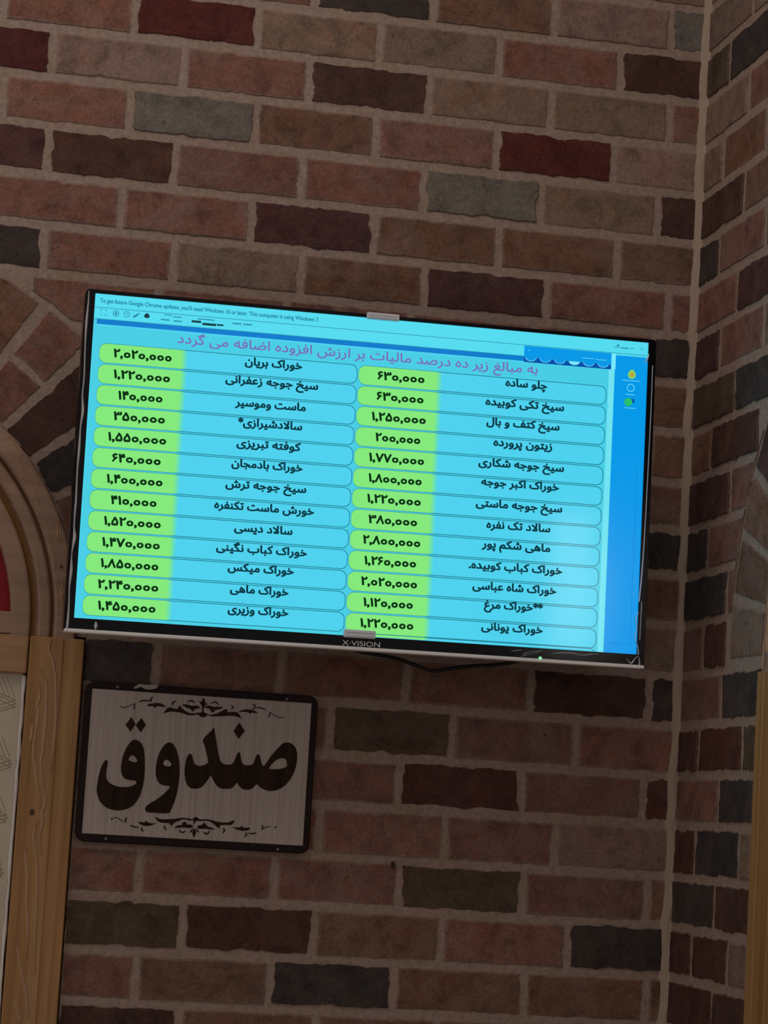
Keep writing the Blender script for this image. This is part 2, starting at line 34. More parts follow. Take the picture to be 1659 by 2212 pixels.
class MB:
    """collects faces (several materials, an optional tint per face) into one mesh"""
    def __init__(self):
        self.v, self.f, self.m, self.c = [], [], [], []
    def face(self, idx, m=0, c=None):
        self.f.append(tuple(idx)); self.m.append(m); self.c.append(c or (1, 1, 1, 1))
    def add(self, pts):
        n = len(self.v); self.v.extend([tuple(p) for p in pts]); return list(range(n, n + len(pts)))
    def rings(self, rings, m=0, c=None, cap=True, close=True):
        ids = [self.add(r) for r in rings]
        n = len(rings[0])
        for a, b in zip(ids, ids[1:]):
            for i in range(n if close else n - 1):
                j = (i + 1) % n
                self.face((a[i], a[j], b[j], b[i]), m, c)
        if cap: self.face(ids[-1], m, c)
        return ids
    def box(self, x0, x1, y0, y1, z0, z1, m=0, c=None, fn=None, bev=0.0):
        if bev:
            q = lambda a0, a1, b0, b1, t: [(a0 + t, b0), (a1 - t, b0), (a1, b0 + t), (a1, b1 - t), (a1 - t, b1), (a0 + t, b1), (a0, b1 - t), (a0, b0 + t)]
            o = q(x0, x1, z0, z1, bev); i_ = q(x0 + bev, x1 - bev, z0 + bev, z1 - bev, bev * .5)
            rr = [[(a, y1, b) for a, b in o], [(a, y0 + bev, b) for a, b in o], [(a, y0, b) for a, b in i_]]
            if fn: rr = [[fn(*p) for p in r_] for r_ in rr]
            ids = self.rings(rr, m, c); self.face(ids[0][::-1], m, c); return
        p = [(x, y, z) for x in (x0, x1) for y in (y0, y1) for z in (z0, z1)]
        if fn: p = [fn(*q) for q in p]
        i = self.add(p)
        for q in ((0, 1, 3, 2), (4, 6, 7, 5), (0, 4, 5, 1), (2, 3, 7, 6), (0, 2, 6, 4), (1, 5, 7, 3)):
            self.face([i[k] for k in q], m, c)
    def build(self, name, mats, parent=None, smooth=False):
        me = bpy.data.meshes.new(name)
        me.from_pydata(self.v, [], self.f)
        for mt in (mats if isinstance(mats, (list, tuple)) else [mats]): me.materials.append(mt)
        me.polygons.foreach_set('material_index', self.m)
        at = me.color_attributes.new('tint', 'FLOAT_COLOR', 'CORNER')
        buf = []
        for f, c in zip(self.f, self.c): buf.extend(list(c) * len(f))
        at.data.foreach_set('color', buf)
        bm = bmesh.new(); bm.from_mesh(me); bmesh.ops.recalc_face_normals(bm, faces=bm.faces); bm.to_mesh(me); bm.free()
        if smooth: me.polygons.foreach_set('use_smooth', [True] * len(me.polygons))
        o = bpy.data.objects.new(name, me); COL.objects.link(o)
        if parent: o.parent = parent
        return o

def empty(name, loc, rot=(0, 0, 0)):
    o = bpy.data.objects.new(name, None); COL.objects.link(o)
    o.location = loc; o.rotation_euler = rot; o.empty_display_size = .05
    return o

def tag(o, label=None, cat=None, group=None, kind=None):
    if label: o['label'] = label
    if cat: o['category'] = cat
    if group: o['group'] = group
    if kind: o['kind'] = kind
    return o

def smooth_loop(pts, corner=62, n=4):
    """closed Catmull-Rom through the points; sharp turns stay corners"""
    N = len(pts); out = []
    sharp = []
    for i in range(N):
        a, b, c = pts[i - 1], pts[i], pts[(i + 1) % N]
        d1 = math.atan2(b[1] - a[1], b[0] - a[0]); d2 = math.atan2(c[1] - b[1], c[0] - b[0])
        t = abs((d2 - d1 + math.pi) % (2 * math.pi) - math.pi)
        sharp.append(math.degrees(t) > corner)
    for i in range(N):
        p1, p2 = pts[i], pts[(i + 1) % N]
        p0 = pts[i - 1] if not sharp[i] else p1
        p3 = pts[(i + 2) % N] if not sharp[(i + 1) % N] else p2
        for k in range(n):
            t = k / n
            out.append(tuple(.5 * (2 * p1[d] + (p2[d] - p0[d]) * t + (2 * p0[d] - 5 * p1[d] + 4 * p2[d] - p3[d]) * t * t + (3 * p1[d] - p0[d] - 3 * p2[d] + p3[d]) * t ** 3) for d in (0, 1)))
    return out

def smooth_line(pts, n=4):
    out = []
    for i in range(len(pts) - 1):
        p0, p1, p2, p3 = pts[max(i - 1, 0)], pts[i], pts[i + 1], pts[min(i + 2, len(pts) - 1)]
        for k in range(n):
            t = k / n
            out.append(tuple(.5 * (2 * p1[d] + (p2[d] - p0[d]) * t + (2 * p0[d] - 5 * p1[d] + 4 * p2[d] - p3[d]) * t * t + (3 * p1[d] - p0[d] - 3 * p2[d] + p3[d]) * t ** 3) for d in range(len(p1))))
    out.append(tuple(pts[-1])); return out

def fill(mb, loops, y_front, y_back, m=0):
    """flat shape with holes, front at y_front, given in (x, z)"""
    tri = tessellate_polygon([[Vector((a, b, 0)) for a, b in L] for L in loops])
    flat = [p for L in loops for p in L]
    ids = mb.add([(a, y_front, b) for a, b in flat])
    for t in tri: mb.face([ids[k] for k in t], m)
    if y_back is not None:
        bk = mb.add([(a, y_back, b) for a, b in flat]); s = 0
        for L in loops:
            for i in range(len(L)):
                j = (i + 1) % len(L)
                mb.face((ids[s + i], ids[s + j], bk[s + j], bk[s + i]), m)
            s += len(L)

def ribbon(mb, pts, widths, y_front, y_back, m=0, fn=None):
    """thin raised stroke following points in (x, z)"""
    L, R = [], []
    for i, p in enumerate(pts):
        a, b = pts[max(i - 1, 0)], pts[min(i + 1, len(pts) - 1)]
        dx, dz = b[0] - a[0], b[1] - a[1]; l = math.hypot(dx, dz) or 1e-9
        w = widths[i] / 2
        L.append((p[0] - dz / l * w, p[1] + dx / l * w)); R.append((p[0] + dz / l * w, p[1] - dx / l * w))
    F = fn or (lambda x, y, z: (x, y, z))
    lf = mb.add([F(a, y_back, b) for a, b in L]); rf = mb.add([F(a, y_back, b) for a, b in R])
    cf = mb.add([F(a, y_front, b) for a, b in [(p[0], p[1]) for p in pts]])
    for i in range(len(pts) - 1):
        mb.face((lf[i], lf[i + 1], cf[i + 1], cf[i]), m); mb.face((cf[i], cf[i + 1], rf[i + 1], rf[i]), m)

def flat_ribbon(mb, pts, widths, y_front, y_back, m=0):
    L, R = [], []
    for i, p in enumerate(pts):
        a, b = pts[max(i - 1, 0)], pts[min(i + 1, len(pts) - 1)]
        dx, dz = b[0] - a[0], b[1] - a[1]; l = math.hypot(dx, dz) or 1e-9
        w = widths[i] / 2
        L.append((p[0] - dz / l * w, p[1] + dx / l * w)); R.append((p[0] + dz / l * w, p[1] - dx / l * w))
    loop = L + R[::-1]
    f = mb.add([(a, y_front, b) for a, b in loop]); k = mb.add([(a, y_back, b) for a, b in loop]); n = len(pts); N = 2 * n
    for i in range(n - 1): mb.face((f[i], f[i + 1], f[N - 2 - i], f[N - 1 - i]), m)
    for i in range(N): mb.face((f[i], f[(i + 1) % N], k[(i + 1) % N], k[i]), m)

def rrect(x0, x1, z0, z1, r, n=6, corners='abcd'):
    out = []
    for nm, cx, cz, a0 in (('a', x0 + r, z0 + r, 180), ('b', x1 - r, z0 + r, 270), ('c', x1 - r, z1 - r, 0), ('d', x0 + r, z1 - r, 90)):
        if nm in corners:
            for k in range(n + 1):
                t = math.radians(a0 + 90 * k / n); out.append((cx + r * math.cos(t), cz + r * math.sin(t)))
        else:
            out.append({'a': (x0, z0), 'b': (x1, z0), 'c': (x1, z1), 'd': (x0, z1)}[nm])
    return out

# ---------------------------------------------------------------- materials
def new_mat(name):
    m = bpy.data.materials.new(name); m.use_nodes = True
    nt = m.node_tree; b = nt.nodes['Principled BSDF']; return m, nt, b

def N(nt, kind, **kw):
    n = nt.nodes.new(kind)
    for k, v in kw.items():
        if k in n.inputs: n.inputs[k].default_value = v
        else: setattr(n, k, v)
    return n

def plain(name, col, rough=.5, spec=.5, metal=0.0):
    m, nt, b = new_mat(name)
    b.inputs['Base Color'].default_value = col; b.inputs['Roughness'].default_value = rough
    b.inputs['Specular IOR Level'].default_value = spec; b.inputs['Metallic'].default_value = metal
    return m

def glow(name, col, s=1.0, rough=.14):
    m, nt, b = new_mat(name)
    b.inputs['Base Color'].default_value = (.004, .004, .004, 1); b.inputs['Roughness'].default_value = rough; b.inputs['Specular IOR Level'].default_value = .3
    b.inputs['Emission Color'].default_value = col; b.inputs['Emission Strength'].default_value = s
    return m

def ramp(nt, fac, stops):
    r = nt.nodes.new('ShaderNodeValToRGB')
    e = r.color_ramp.elements
    e[0].position, e[0].color = stops[0]; e[1].position, e[1].color = stops[-1]
    for p, c in stops[1:-1]:
        k = e.new(p); k.color = c
    nt.links.new(fac, r.inputs[0]); return r.outputs[0]

def mix(nt, a, b, fac, blend='MIX'):
    n = nt.nodes.new('ShaderNodeMix'); n.data_type = 'RGBA'; n.blend_type = blend
    for s, v in ((n.inputs[0], fac), (n.inputs[6], a), (n.inputs[7], b)):
        if hasattr(v, 'links'): nt.links.new(v, s)
        else: s.default_value = v
    return n.outputs[2]

def noise(nt, vec, scale, detail=5, rough=.6, dist=0.0):
    n = N(nt, 'ShaderNodeTexNoise', Scale=scale, Detail=detail, Roughness=rough, Distortion=dist)
    nt.links.new(vec, n.inputs['Vector']); return n.outputs[0]

g4 = lambda v: (v, v, v, 1)

def brick_material():
    m, nt, b = new_mat('brick')
    tc = N(nt, 'ShaderNodeTexCoord').outputs['Object']
    at = N(nt, 'ShaderNodeAttribute', attribute_name='tint')
    n1 = noise(nt, tc, 26, 7, .68, .6); n2 = noise(nt, tc, 9, 5, .6, 1.0); n3 = noise(nt, tc, 210, 4, .75); n4 = noise(nt, tc, 48, 6, .7, 1.6); n5 = noise(nt, tc, 17, 5, .65, 2.2)
    c = mix(nt, at.outputs['Color'], ramp(nt, n1, [(.28, g4(.50)), (.48, g4(.98)), (.74, g4(1.34))]), 1.0, 'MULTIPLY')
    # fired blotches: some patches redder, some greyer
    c = mix(nt, c, (1.08, .88, .78, 1), ramp(nt, n5, [(.50, g4(0)), (.66, g4(.8))]), 'MULTIPLY')
    c = mix(nt, c, (.84, .95, .97, 1), ramp(nt, n5, [(.30, g4(.8)), (.44, g4(0))]), 'MULTIPLY')
    # chalky mortar dust left on the faces
    dust = ramp(nt, n2, [(.47, g4(0)), (.66, g4(1))])
    mu = N(nt, 'ShaderNodeMath', operation='MULTIPLY'); nt.links.new(dust, mu.inputs[0]); nt.links.new(at.outputs['Alpha'], mu.inputs[1])
    c = mix(nt, c, DUST, mu.outputs[0])
    # burnt specks and pits
    c = mix(nt, c, (.04, .022, .016, 1), ramp(nt, n4, [(.62, g4(0)), (.72, g4(.75))]))
    c = mix(nt, c, ramp(nt, n3, [(.3, g4(.72)), (.6, g4(1.08))]), 1.0, 'MULTIPLY')
    nt.links.new(c, b.inputs['Base Color'])
    b.inputs['Roughness'].default_value = .9; b.inputs['Specular IOR Level'].default_value = .2
    h = mix(nt, mix(nt, n1, n3, .25), n4, .35)
    bp = N(nt, 'ShaderNodeBump', Strength=.8, Distance=.007)
    nt.links.new(h, bp.inputs['Height']); nt.links.new(bp.outputs[0], b.inputs['Normal'])
    return m

def mortar_material():
    m, nt, b = new_mat('mortar')
    tc = N(nt, 'ShaderNodeTexCoord').outputs['Object']
    n1 = noise(nt, tc, 14, 5, .6); n2 = noise(nt, tc, 110, 4, .7)
    c = mix(nt, MORTAR, (.35, .245, .178, 1), ramp(nt, n1, [(.4, g4(0)), (.65, g4(1))]))
    c = mix(nt, c, ramp(nt, n2, [(.3, g4(.75)), (.65, g4(1.12))]), 1.0, 'MULTIPLY')
    nt.links.new(c, b.inputs['Base Color']); b.inputs['Roughness'].default_value = .95; b.inputs['Specular IOR Level'].default_value = .15
    bp = N(nt, 'ShaderNodeBump', Strength=.5, Distance=.005); nt.links.new(mix(nt, n1, n2, .4), bp.inputs['Height']); nt.links.new(bp.outputs[0], b.inputs['Normal'])
    return m

def wood_material(name, dark, mid, light, along='Z', sc=1.0):
    m, nt, b = new_mat(name)
    tc = N(nt, 'ShaderNodeTexCoord').outputs['Object']
    mp = N(nt, 'ShaderNodeMapping'); nt.links.new(tc, mp.inputs[0])
    mp.inputs['Scale'].default_value = {'Z': (38, 38, 1.6), 'X': (1.6, 38, 38), 'Y': (38, 1.6, 38)}[along]
    n1 = noise(nt, mp.outputs[0], .55 * sc, 5, .6, .8); n2 = noise(nt, mp.outputs[0], 2.6 * sc, 3, .6)
    c = ramp(nt, n1, [(.28, dark), (.5, mid), (.75, light)])
    c = mix(nt, c, ramp(nt, n2, [(.3, g4(.78)), (.7, g4(1.1))]), 1.0, 'MULTIPLY')
    nt.links.new(c, b.inputs['Base Color']); b.inputs['Roughness'].default_value = .42; b.inputs['Specular IOR Level'].default_value = .4
    bp = N(nt, 'ShaderNodeBump', Strength=.12, Distance=.004); nt.links.new(n2, bp.inputs['Height']); nt.links.new(bp.outputs[0], b.inputs['Normal'])
    return m

def brushed_material(name, c0, c1, rough=.45, sc=220):
    m, nt, b = new_mat(name)
    tc = N(nt, 'ShaderNodeTexCoord').outputs['Object']
    mp = N(nt, 'ShaderNodeMapping'); nt.links.new(tc, mp.inputs[0]); mp.inputs['Scale'].default_value = (sc, sc, 5)
    n1 = noise(nt, mp.outputs[0], 1.0, 4, .6, .2)
    nt.links.new(ramp(nt, n1, [(.3, c0), (.7, c1)]), b.inputs['Base Color'])
    b.inputs['Roughness'].default_value = rough; b.inputs['Specular IOR Level'].default_value = .4
    return m

MORTAR = (.37, .258, .212, 1)
DUST = (.30, .195, .155, 1)
M_BRICK, M_MORTAR = brick_material(), mortar_material()
M_ARCH = wood_material('pine_arch', (.27, .145, .088, 1), (.36, .21, .135, 1), (.44, .275, .19, 1), 'X', .5)
M_POST = wood_material('pine_post', (.30, .135, .035, 1), (.41, .20, .065, 1), (.50, .275, .125, 1), 'Z')
M_RAIL = wood_material('pine_rail', (.28, .13, .045, 1), (.38, .195, .08, 1), (.46, .265, .14, 1), 'X')
M_CARVE_LIT = plain('carved_edge_highlight', (.47, .27, .15, 1), .5)  # lighter pine tone paints the highlights on the carved ridges
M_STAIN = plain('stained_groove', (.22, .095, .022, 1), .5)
M_KNOT = plain('knot', (.07, .03, .014, 1), .6)
M_RED = None

# ---------------------------------------------------------------- brick walls
rnd = random.Random(11)
KIND = {  # linear colour, chalky dust
    'P': ((.235, .110, .081), .5), 'R': ((.112, .027, .022), .05), 'W': ((.105, .040, .029), .08), 'D': ((.092, .042, .030), .14), 'M': ((.10, .042, .036), .12),
    'G': ((.195, .168, .140), .15), 'K': ((.060, .046, .041), .10), 'T': ((.235, .150, .106), .4), 'O': ((.105, .068, .043), .16),
    'B': ((.205, .105, .066), .35), 'X': ((.27, .168, .132), .6)}

def tint(k):
    (r, g, b), d = KIND[k]
    v = rnd.uniform(.9, 1.1); w = rnd.uniform(-.05, .05)
    return (r * v * (1 + w), g * v, b * v * (1 - w), d * rnd.uniform(.7, 1.2))

def brick(mb, poly, col, fn, step=.0045, blotch=None):
    """one rough brick: wavy outline, rounded arris, face a little proud of the mortar"""
    dusty = col[3] > .2; rough = .75 if dusty else 1.5
    rim = tuple(c + (m_ - c) * min(.75, col[3] * 1.6) for c, m_ in zip(col[:3], DUST[:3])) + (col[3],)
    pts = []
    n = len(poly)
    for i in range(n):
        a, b = poly[i], poly[(i + 1) % n]
        L = math.hypot(b[0] - a[0], b[1] - a[1]); k = max(1, int(L / step))
        for j in range(k):
            t = j / k
            pts.append((a[0] + (b[0] - a[0]) * t, a[1] + (b[1] - a[1]) * t))
    cx = sum(p[0] for p in pts) / len(pts); cz = sum(p[1] for p in pts) / len(pts)
    ph = [rnd.uniform(0, 6.28) for _ in range(4)]
    out = []; walk = 0
    for i, (u, v) in enumerate(pts):
        s = i / len(pts) * 6.283
        walk = .72 * walk + rnd.uniform(-.0009, .0009)
        j = (.0008 * math.sin(5 * s + ph[0]) + .0006 * math.sin(13 * s + ph[1]) + walk) * rough - (.0022 if rnd.random() < .03 else 0)
        dx, dz = u - cx, v - cz; l = math.hypot(dx, dz) or 1
        out.append((u + dx / l * j, v + dz / l * j))
    def inset(d):
        r = []
        for u, v in out:
            dx, dz = u - cx, v - cz
            hx = max(abs(p[0] - cx) for p in out); hz = max(abs(p[1] - cz) for p in out)
            r.append((cx + dx * (1 - d / hx), cz + dz * (1 - d / hz)))
        return r
    f0 = -rnd.uniform(.0002, .0022); tx, tz = rnd.uniform(-.005, .005), rnd.uniform(-.012, .012)
    fd = lambda u, v: f0 + tx * (u - cx) + tz * (v - cz)
    r0 = [fn(u, .010, v) for u, v in out]
    r1 = [fn(u, fd(u, v) + .0009, v) for u, v in inset(.0004)]
    r2 = [fn(u, fd(u, v), v) for u, v in inset(.0032 if dusty else .0014)]
    ids = mb.rings([r0, r1, r2], 0, rim, False); mb.face(ids[-1], 0, col)
    if blotch:                      # a patch fired to another colour
        t0, t1, kind = blotch
        u0, u1 = min(p[0] for p in poly), max(p[0] for p in poly); v0, v1 = min(p[1] for p in poly) + .003, max(p[1] for p in poly) - .003
        a, b = u0 + (u1 - u0) * t0, u0 + (u1 - u0) * t1
        w = lambda x, s: x + (s * .012 * math.sin(3.1 * s + x * 90) + rnd.uniform(-.003, .003))
        k = 9
        P = [(max(min(w(a, q / k) + .03 * (q / k) * (t0 > 0), u1 - .004), u0 + .004), v0 + (v1 - v0) * q / k) for q in range(k + 1)]
        P += [(max(min(w(b, q / k), u1 - .004), u0 + .004) if t1 < 1 else u1 - .004, v0 + (v1 - v0) * q / k) for q in range(k, -1, -1)]
        mb.face(mb.add([fn(u, fd(u, v) - .0003, v) for u, v in P]), 0, tint(kind))

def clip_out(poly, cu, cv, R, post_u, side, spring):
    """keep a course brick outside the arch ring and the post"""
    dens = []
    for i in range(len(poly)):
        a, b = poly[i], poly[(i + 1) % len(poly)]
        k = max(1, int(math.hypot(b[0] - a[0], b[1] - a[1]) / .01))
        dens += [(a[0] + (b[0] - a[0]) * t / k, a[1] + (b[1] - a[1]) * t / k) for t in range(k)]
    ar = lambda P: abs(sum(P[i - 1][0] * P[i][1] - P[i][0] * P[i - 1][1] for i in range(len(P)))) / 2
    a0 = ar(dens); res = []
    for u, v in dens:
        if v >= spring:
            d = math.hypot(u - cu, v - cv)
            if d < R:
                u, v = cu + (u - cu) / max(d, 1e-6) * R, cv + (v - cv) / max(d, 1e-6) * R
        elif abs(u - cu) < abs(post_u - cu):
            u = post_u if side * (u - cu) > 0 else 2 * cu - post_u
        res.append((u, v))
    keep = [p for i, p in enumerate(res) if math.hypot(p[0] - res[i - 1][0], p[1] - res[i - 1][1]) > 1e-5]
    if len(keep) < 4: return None
    w = max(p[0] for p in keep) - min(p[0] for p in keep); h = max(p[1] for p in keep) - min(p[1] for p in keep)
    if ar(keep) < max(.12 * a0, .0007) or w < .02 or h < .022: return None
    if w > .3: return None
    return keep

BLOTCH = {(14, 4): (.42, 1, 'B'), (1, 6): (.62, 1, 'O'), (3, 3): (0, .32, 'P'), (19, 0): (.55, .98, 'K'), (0, 1): (.3, .9, 'K'), (20, 1): (.1, .4, 'D')}
HB, HV = .0076, .0066      # half bed joint, half upright joint
def wall(name, fn, zj, rows, u_end, u_lo, u_hi, arch, flip):
    """u runs along the wall, v up; u_end is the inner corner at u = 0"""
    mb = MB()
    cu, cv, r_in, r_out, post_u, side, deg0, step, split = arch
    for k in range(-9, 36):
        vt, vb = zj[k + 9] - HB, zj[k + 10] + HB
        if k in rows: js, types = list(rows[k][0]), list(rows[k][1])
        else:
            js, types = None, None
        L = .2045
        if not flip:                     # back wall: u from negative up to the corner at 0
            if js is None:
                off = .062 if k % 2 == 0 else .16
                js = [-off - L * i for i in range(12)][::-1]; types = [rnd.choice('PPPPBBTXDROKM') for _ in range(13)]
            while js[0] > u_lo + .1: js.insert(0, js[0] - L); types.insert(0, rnd.choice('PPPBTXDRO'))
            edges = [u_lo] + js + [0.0]
        else:                            # right wall: u from the corner at 0 outwards
            if js is None:
                off = .07 if k % 2 == 0 else .16
                js = [off + L * i for i in range(6)]; types = [rnd.choice('PPPBBTXDROKM') for _ in range(7)]
            if not js: js = [.215]; types.append('P')
            while js[-1] < u_hi - .1: js.append(js[-1] + L); types.append(rnd.choice('PPPBTXDRO'))
            edges = [0.0] + js + [u_hi]
        for i, ty in enumerate(types):
            a = edges[i] + (HV if edges[i] not in (0.0,) else .0085); b = edges[i + 1] - (HV if edges[i + 1] not in (0.0,) else .0095)
            if b - a < .015: continue
            q = rnd.uniform(-.0012, .0012)
            poly = [(a, vb + q), (b, vb + q), (b, vt + q), (a, vt + q)]
            touch = any(math.hypot(u - cu, v - cv) < r_out + .01 and v >= cv - .02 or (v < cv and abs(u - cu) < abs(post_u - cu)) for u, v in poly + [((a + b) / 2, vb), ((a + b) / 2, vt)])
            if touch:
                poly = clip_out(poly, cu, cv, r_out + .009, post_u + side * .004, side, cv - .004)
                if not poly: continue
            far = (a + b) / 2 < -1.5 or (a + b) / 2 > .8 or vt < 1.0 or vb > 3.0
            brick(mb, poly, tint(ty), fn, .03 if far else .0045, None if flip else BLOTCH.get((k, i)))
    # the ring of arch bricks
    ang = deg0
    ks = []
    while ang > 0: ang -= step
    while ang < 180:
        ks.append(ang); ang += step
    for a in ks:
        a0, a1 = math.radians(max(a, 0) + .95), math.radians(min(a + step, 180) - .95)
        if a1 - a0 < math.radians(4): continue
        tone = {}
        mid = a + step / 2
        vis = mid if side > 0 else 180 - mid
        parts = [(r_in + .005, r_out)]
        if split and (45 < vis < 57 or rnd.random() < .3): 
            sp = .5; parts = [(r_in + .005, sp - .006), (sp + .006, r_out)]
        for q, (ra, rb) in enumerate(parts):
            n = 3
            poly = [(cu + ra * math.cos(a0 + (a1 - a0) * t / n), cv + ra * math.sin(a0 + (a1 - a0) * t / n)) for t in range(n + 1)] + \
                   [(cu + rb * math.cos(a1 - (a1 - a0) * t / n), cv + rb * math.sin(a1 - (a1 - a0) * t / n)) for t in range(n + 1)]
            if side > 0: ty = 'D' if 37 < vis < 48 else 'K' if 28 < vis < 37 else 'B' if vis > 57 else 'P'
            else: ty = {3: 'B', 2: 'B', 1: 'B', 0: 'T'}.get(int(vis // 10.5), 'D')
            if side < 0 and 31 < vis < 42: ty = 'M'
            brick(mb, poly, tint(ty), fn, .0045)
    # mortar bed with the opening cut out, real thickness
    Ro, hj = .4088, abs(post_u - cu) + .0034      # the arch and, below it, the wider slot of the stiles
    us = sorted(set([u_lo, u_hi if flip else 0.0] + [u_lo + (u_hi - u_lo) * i / 24 for i in range(25)] + [cu + Ro * math.cos(math.radians(t)) for t in range(0, 181, 6)] + [cu - hj, cu + hj]))
    us = [u for u in us if u_lo <= u <= u_hi]
    top, bot = zj[0], 0.0
    for a, b in zip(us, us[1:]):
        md = abs((a + b) / 2 - cu)
        if md < Ro:
            za = cv + math.sqrt(max(Ro ** 2 - (a - cu) ** 2, 0)); zb = cv + math.sqrt(max(Ro ** 2 - (b - cu) ** 2, 0))
        elif md < hj: za = zb = cv - .014
        else: za = zb = bot
        i = mb.add([fn(a, .0012, za), fn(b, .0012, zb), fn(b, .0012, top), fn(a, .0012, top)]); mb.face(i, 1)
        i = mb.add([fn(a, .16, bot), fn(b, .16, bot), fn(b, .16, top), fn(a, .16, top)]); mb.face(i, 1)
        i = mb.add([fn(a, .0012, za), fn(b, .0012, zb), fn(b, .16, zb), fn(a, .16, za)]); mb.face(i, 1)
        i = mb.add([fn(a, .0012, top), fn(b, .0012, top), fn(b, .16, top), fn(a, .16, top)]); mb.face(i, 1)
    for u in (cu - hj, cu + hj, u_lo, u_hi):
        z1 = cv - .014 if abs(u - cu) < hj + .001 else top
        i = mb.add([fn(u, .0012, bot), fn(u, .16, bot), fn(u, .16, z1), fn(u, .0012, z1)]); mb.face(i, 1)
    for u in (cu - Ro, cu + Ro):
        i = mb.add([fn(u, .0012, cv - .014), fn(u, .16, cv - .014), fn(u, .16, cv), fn(u, .0012, cv)]); mb.face(i, 1)
    return mb

BACK = lambda u, d, v: (u, d, v)
RIGHT = lambda u, d, v: (d, -u, v)
AB = (-1.39, 1.7734, .406, .596, -.968, 1, 29.3, 9.35, True)
AR = (.794, 1.7734, .406, .552, .376, -1, 180 - 31.5, 10.5, False)

mb = wall('wall_back', BACK, D['zm'], {int(k): v for k, v in D['rm'].items()}, 0, -2.5, 0.0, AB, False)
# pointing bead squeezed out along the inner corner
prof = []
for i in range(140):
    z = 3.6 * i / 139; j = rnd.uniform(-.0016, .0016) + .0012 * math.sin(z * 31) + .0009 * math.sin(z * 77)
    prof.append([(-.0145 + j, .003, z), (-.0105 + j, -.0034, z), (-.0045 + j * .5, -.0062, z), (.0, -.0085 - j, z), (.003, -.0105 - j, z)])
mb.rings(prof, 2, None, False, False)
tag(mb.build('wall_back', [M_BRICK, M_MORTAR, plain('pointing_bead', (.415, .30, .22, 1), .9, .2)]), 'brown and red brick wall behind the television and the sign', 'wall', kind='structure')
mb = wall('wall_right', RIGHT, D['zr'], {int(k): v for k, v in D['rr'].items()}, 0, 0.0, 1.9, AR, True)
tag(mb.build('wall_right', [M_BRICK, M_MORTAR]), 'brick side wall meeting the television wall in the corner', 'wall', kind='structure')

def floor_material():
    m, nt, b = new_mat('floor_tile')
    tc = N(nt, 'ShaderNodeTexCoord').outputs['Object']
    br = N(nt, 'ShaderNodeTexBrick', Scale=1.6, offset=0.0); nt.links.new(tc, br.inputs['Vector'])
    br.inputs['Color1'].default_value = (.30, .25, .2, 1); br.inputs['Color2'].default_value = (.27, .225, .18, 1); br.inputs['Mortar'].default_value = (.14, .12, .1, 1)
    br.inputs['Mortar Size'].default_value = .01; nt.links.new(br.outputs[0], b.inputs['Base Color']); b.inputs['Roughness'].default_value = .35
    return m
mb = MB(); mb.box(-2.5, .0, -5.0, .0, -.05, 0)
tag(mb.build('floor', floor_material()), 'tiled floor below the brick walls', 'floor', kind='structure')

# ---------------------------------------------------------------- arched wooden windows
def cloth_red():
    m, nt, b = new_mat('red_glass')
    tc = N(nt, 'ShaderNodeTexCoord').outputs['Object']
    n1 = noise(nt, tc, 26, 4, .6, .6)
    nt.links.new(ramp(nt, n1, [(.3, (.21, .008, .014, 1)), (.7, (.34, .018, .028, 1))]), b.inputs['Base Color'])
    b.inputs['Roughness'].default_value = .35; b.inputs['Specular IOR Level'].default_value = .15
    return m
def cream_glass():
    m, nt, b = new_mat('cream_glass')
    tc = N(nt, 'ShaderNodeTexCoord').outputs['Object']
    n1 = noise(nt, tc, 7, 4, .6, .4)
    c = ramp(nt, n1, [(.3, (.53, .435, .315, 1)), (.7, (.64, .54, .405, 1))])
    nt.links.new(c, b.inputs['Base Color']); b.inputs['Roughness'].default_value = .35
    nt.links.new(c, b.inputs['Emission Color']); b.inputs['Emission Strength'].default_value = PANE_GLOW   # daylight behind the frosted pane
    return m
M_RED, M_CREAM = cloth_red(), cream_glass()
M_PLINE = plain('pane_relief', (.46, .38, .275, 1), .4)
M_FOIL = plain('foil_strip', (.75, .68, .62, 1), .3, .6)

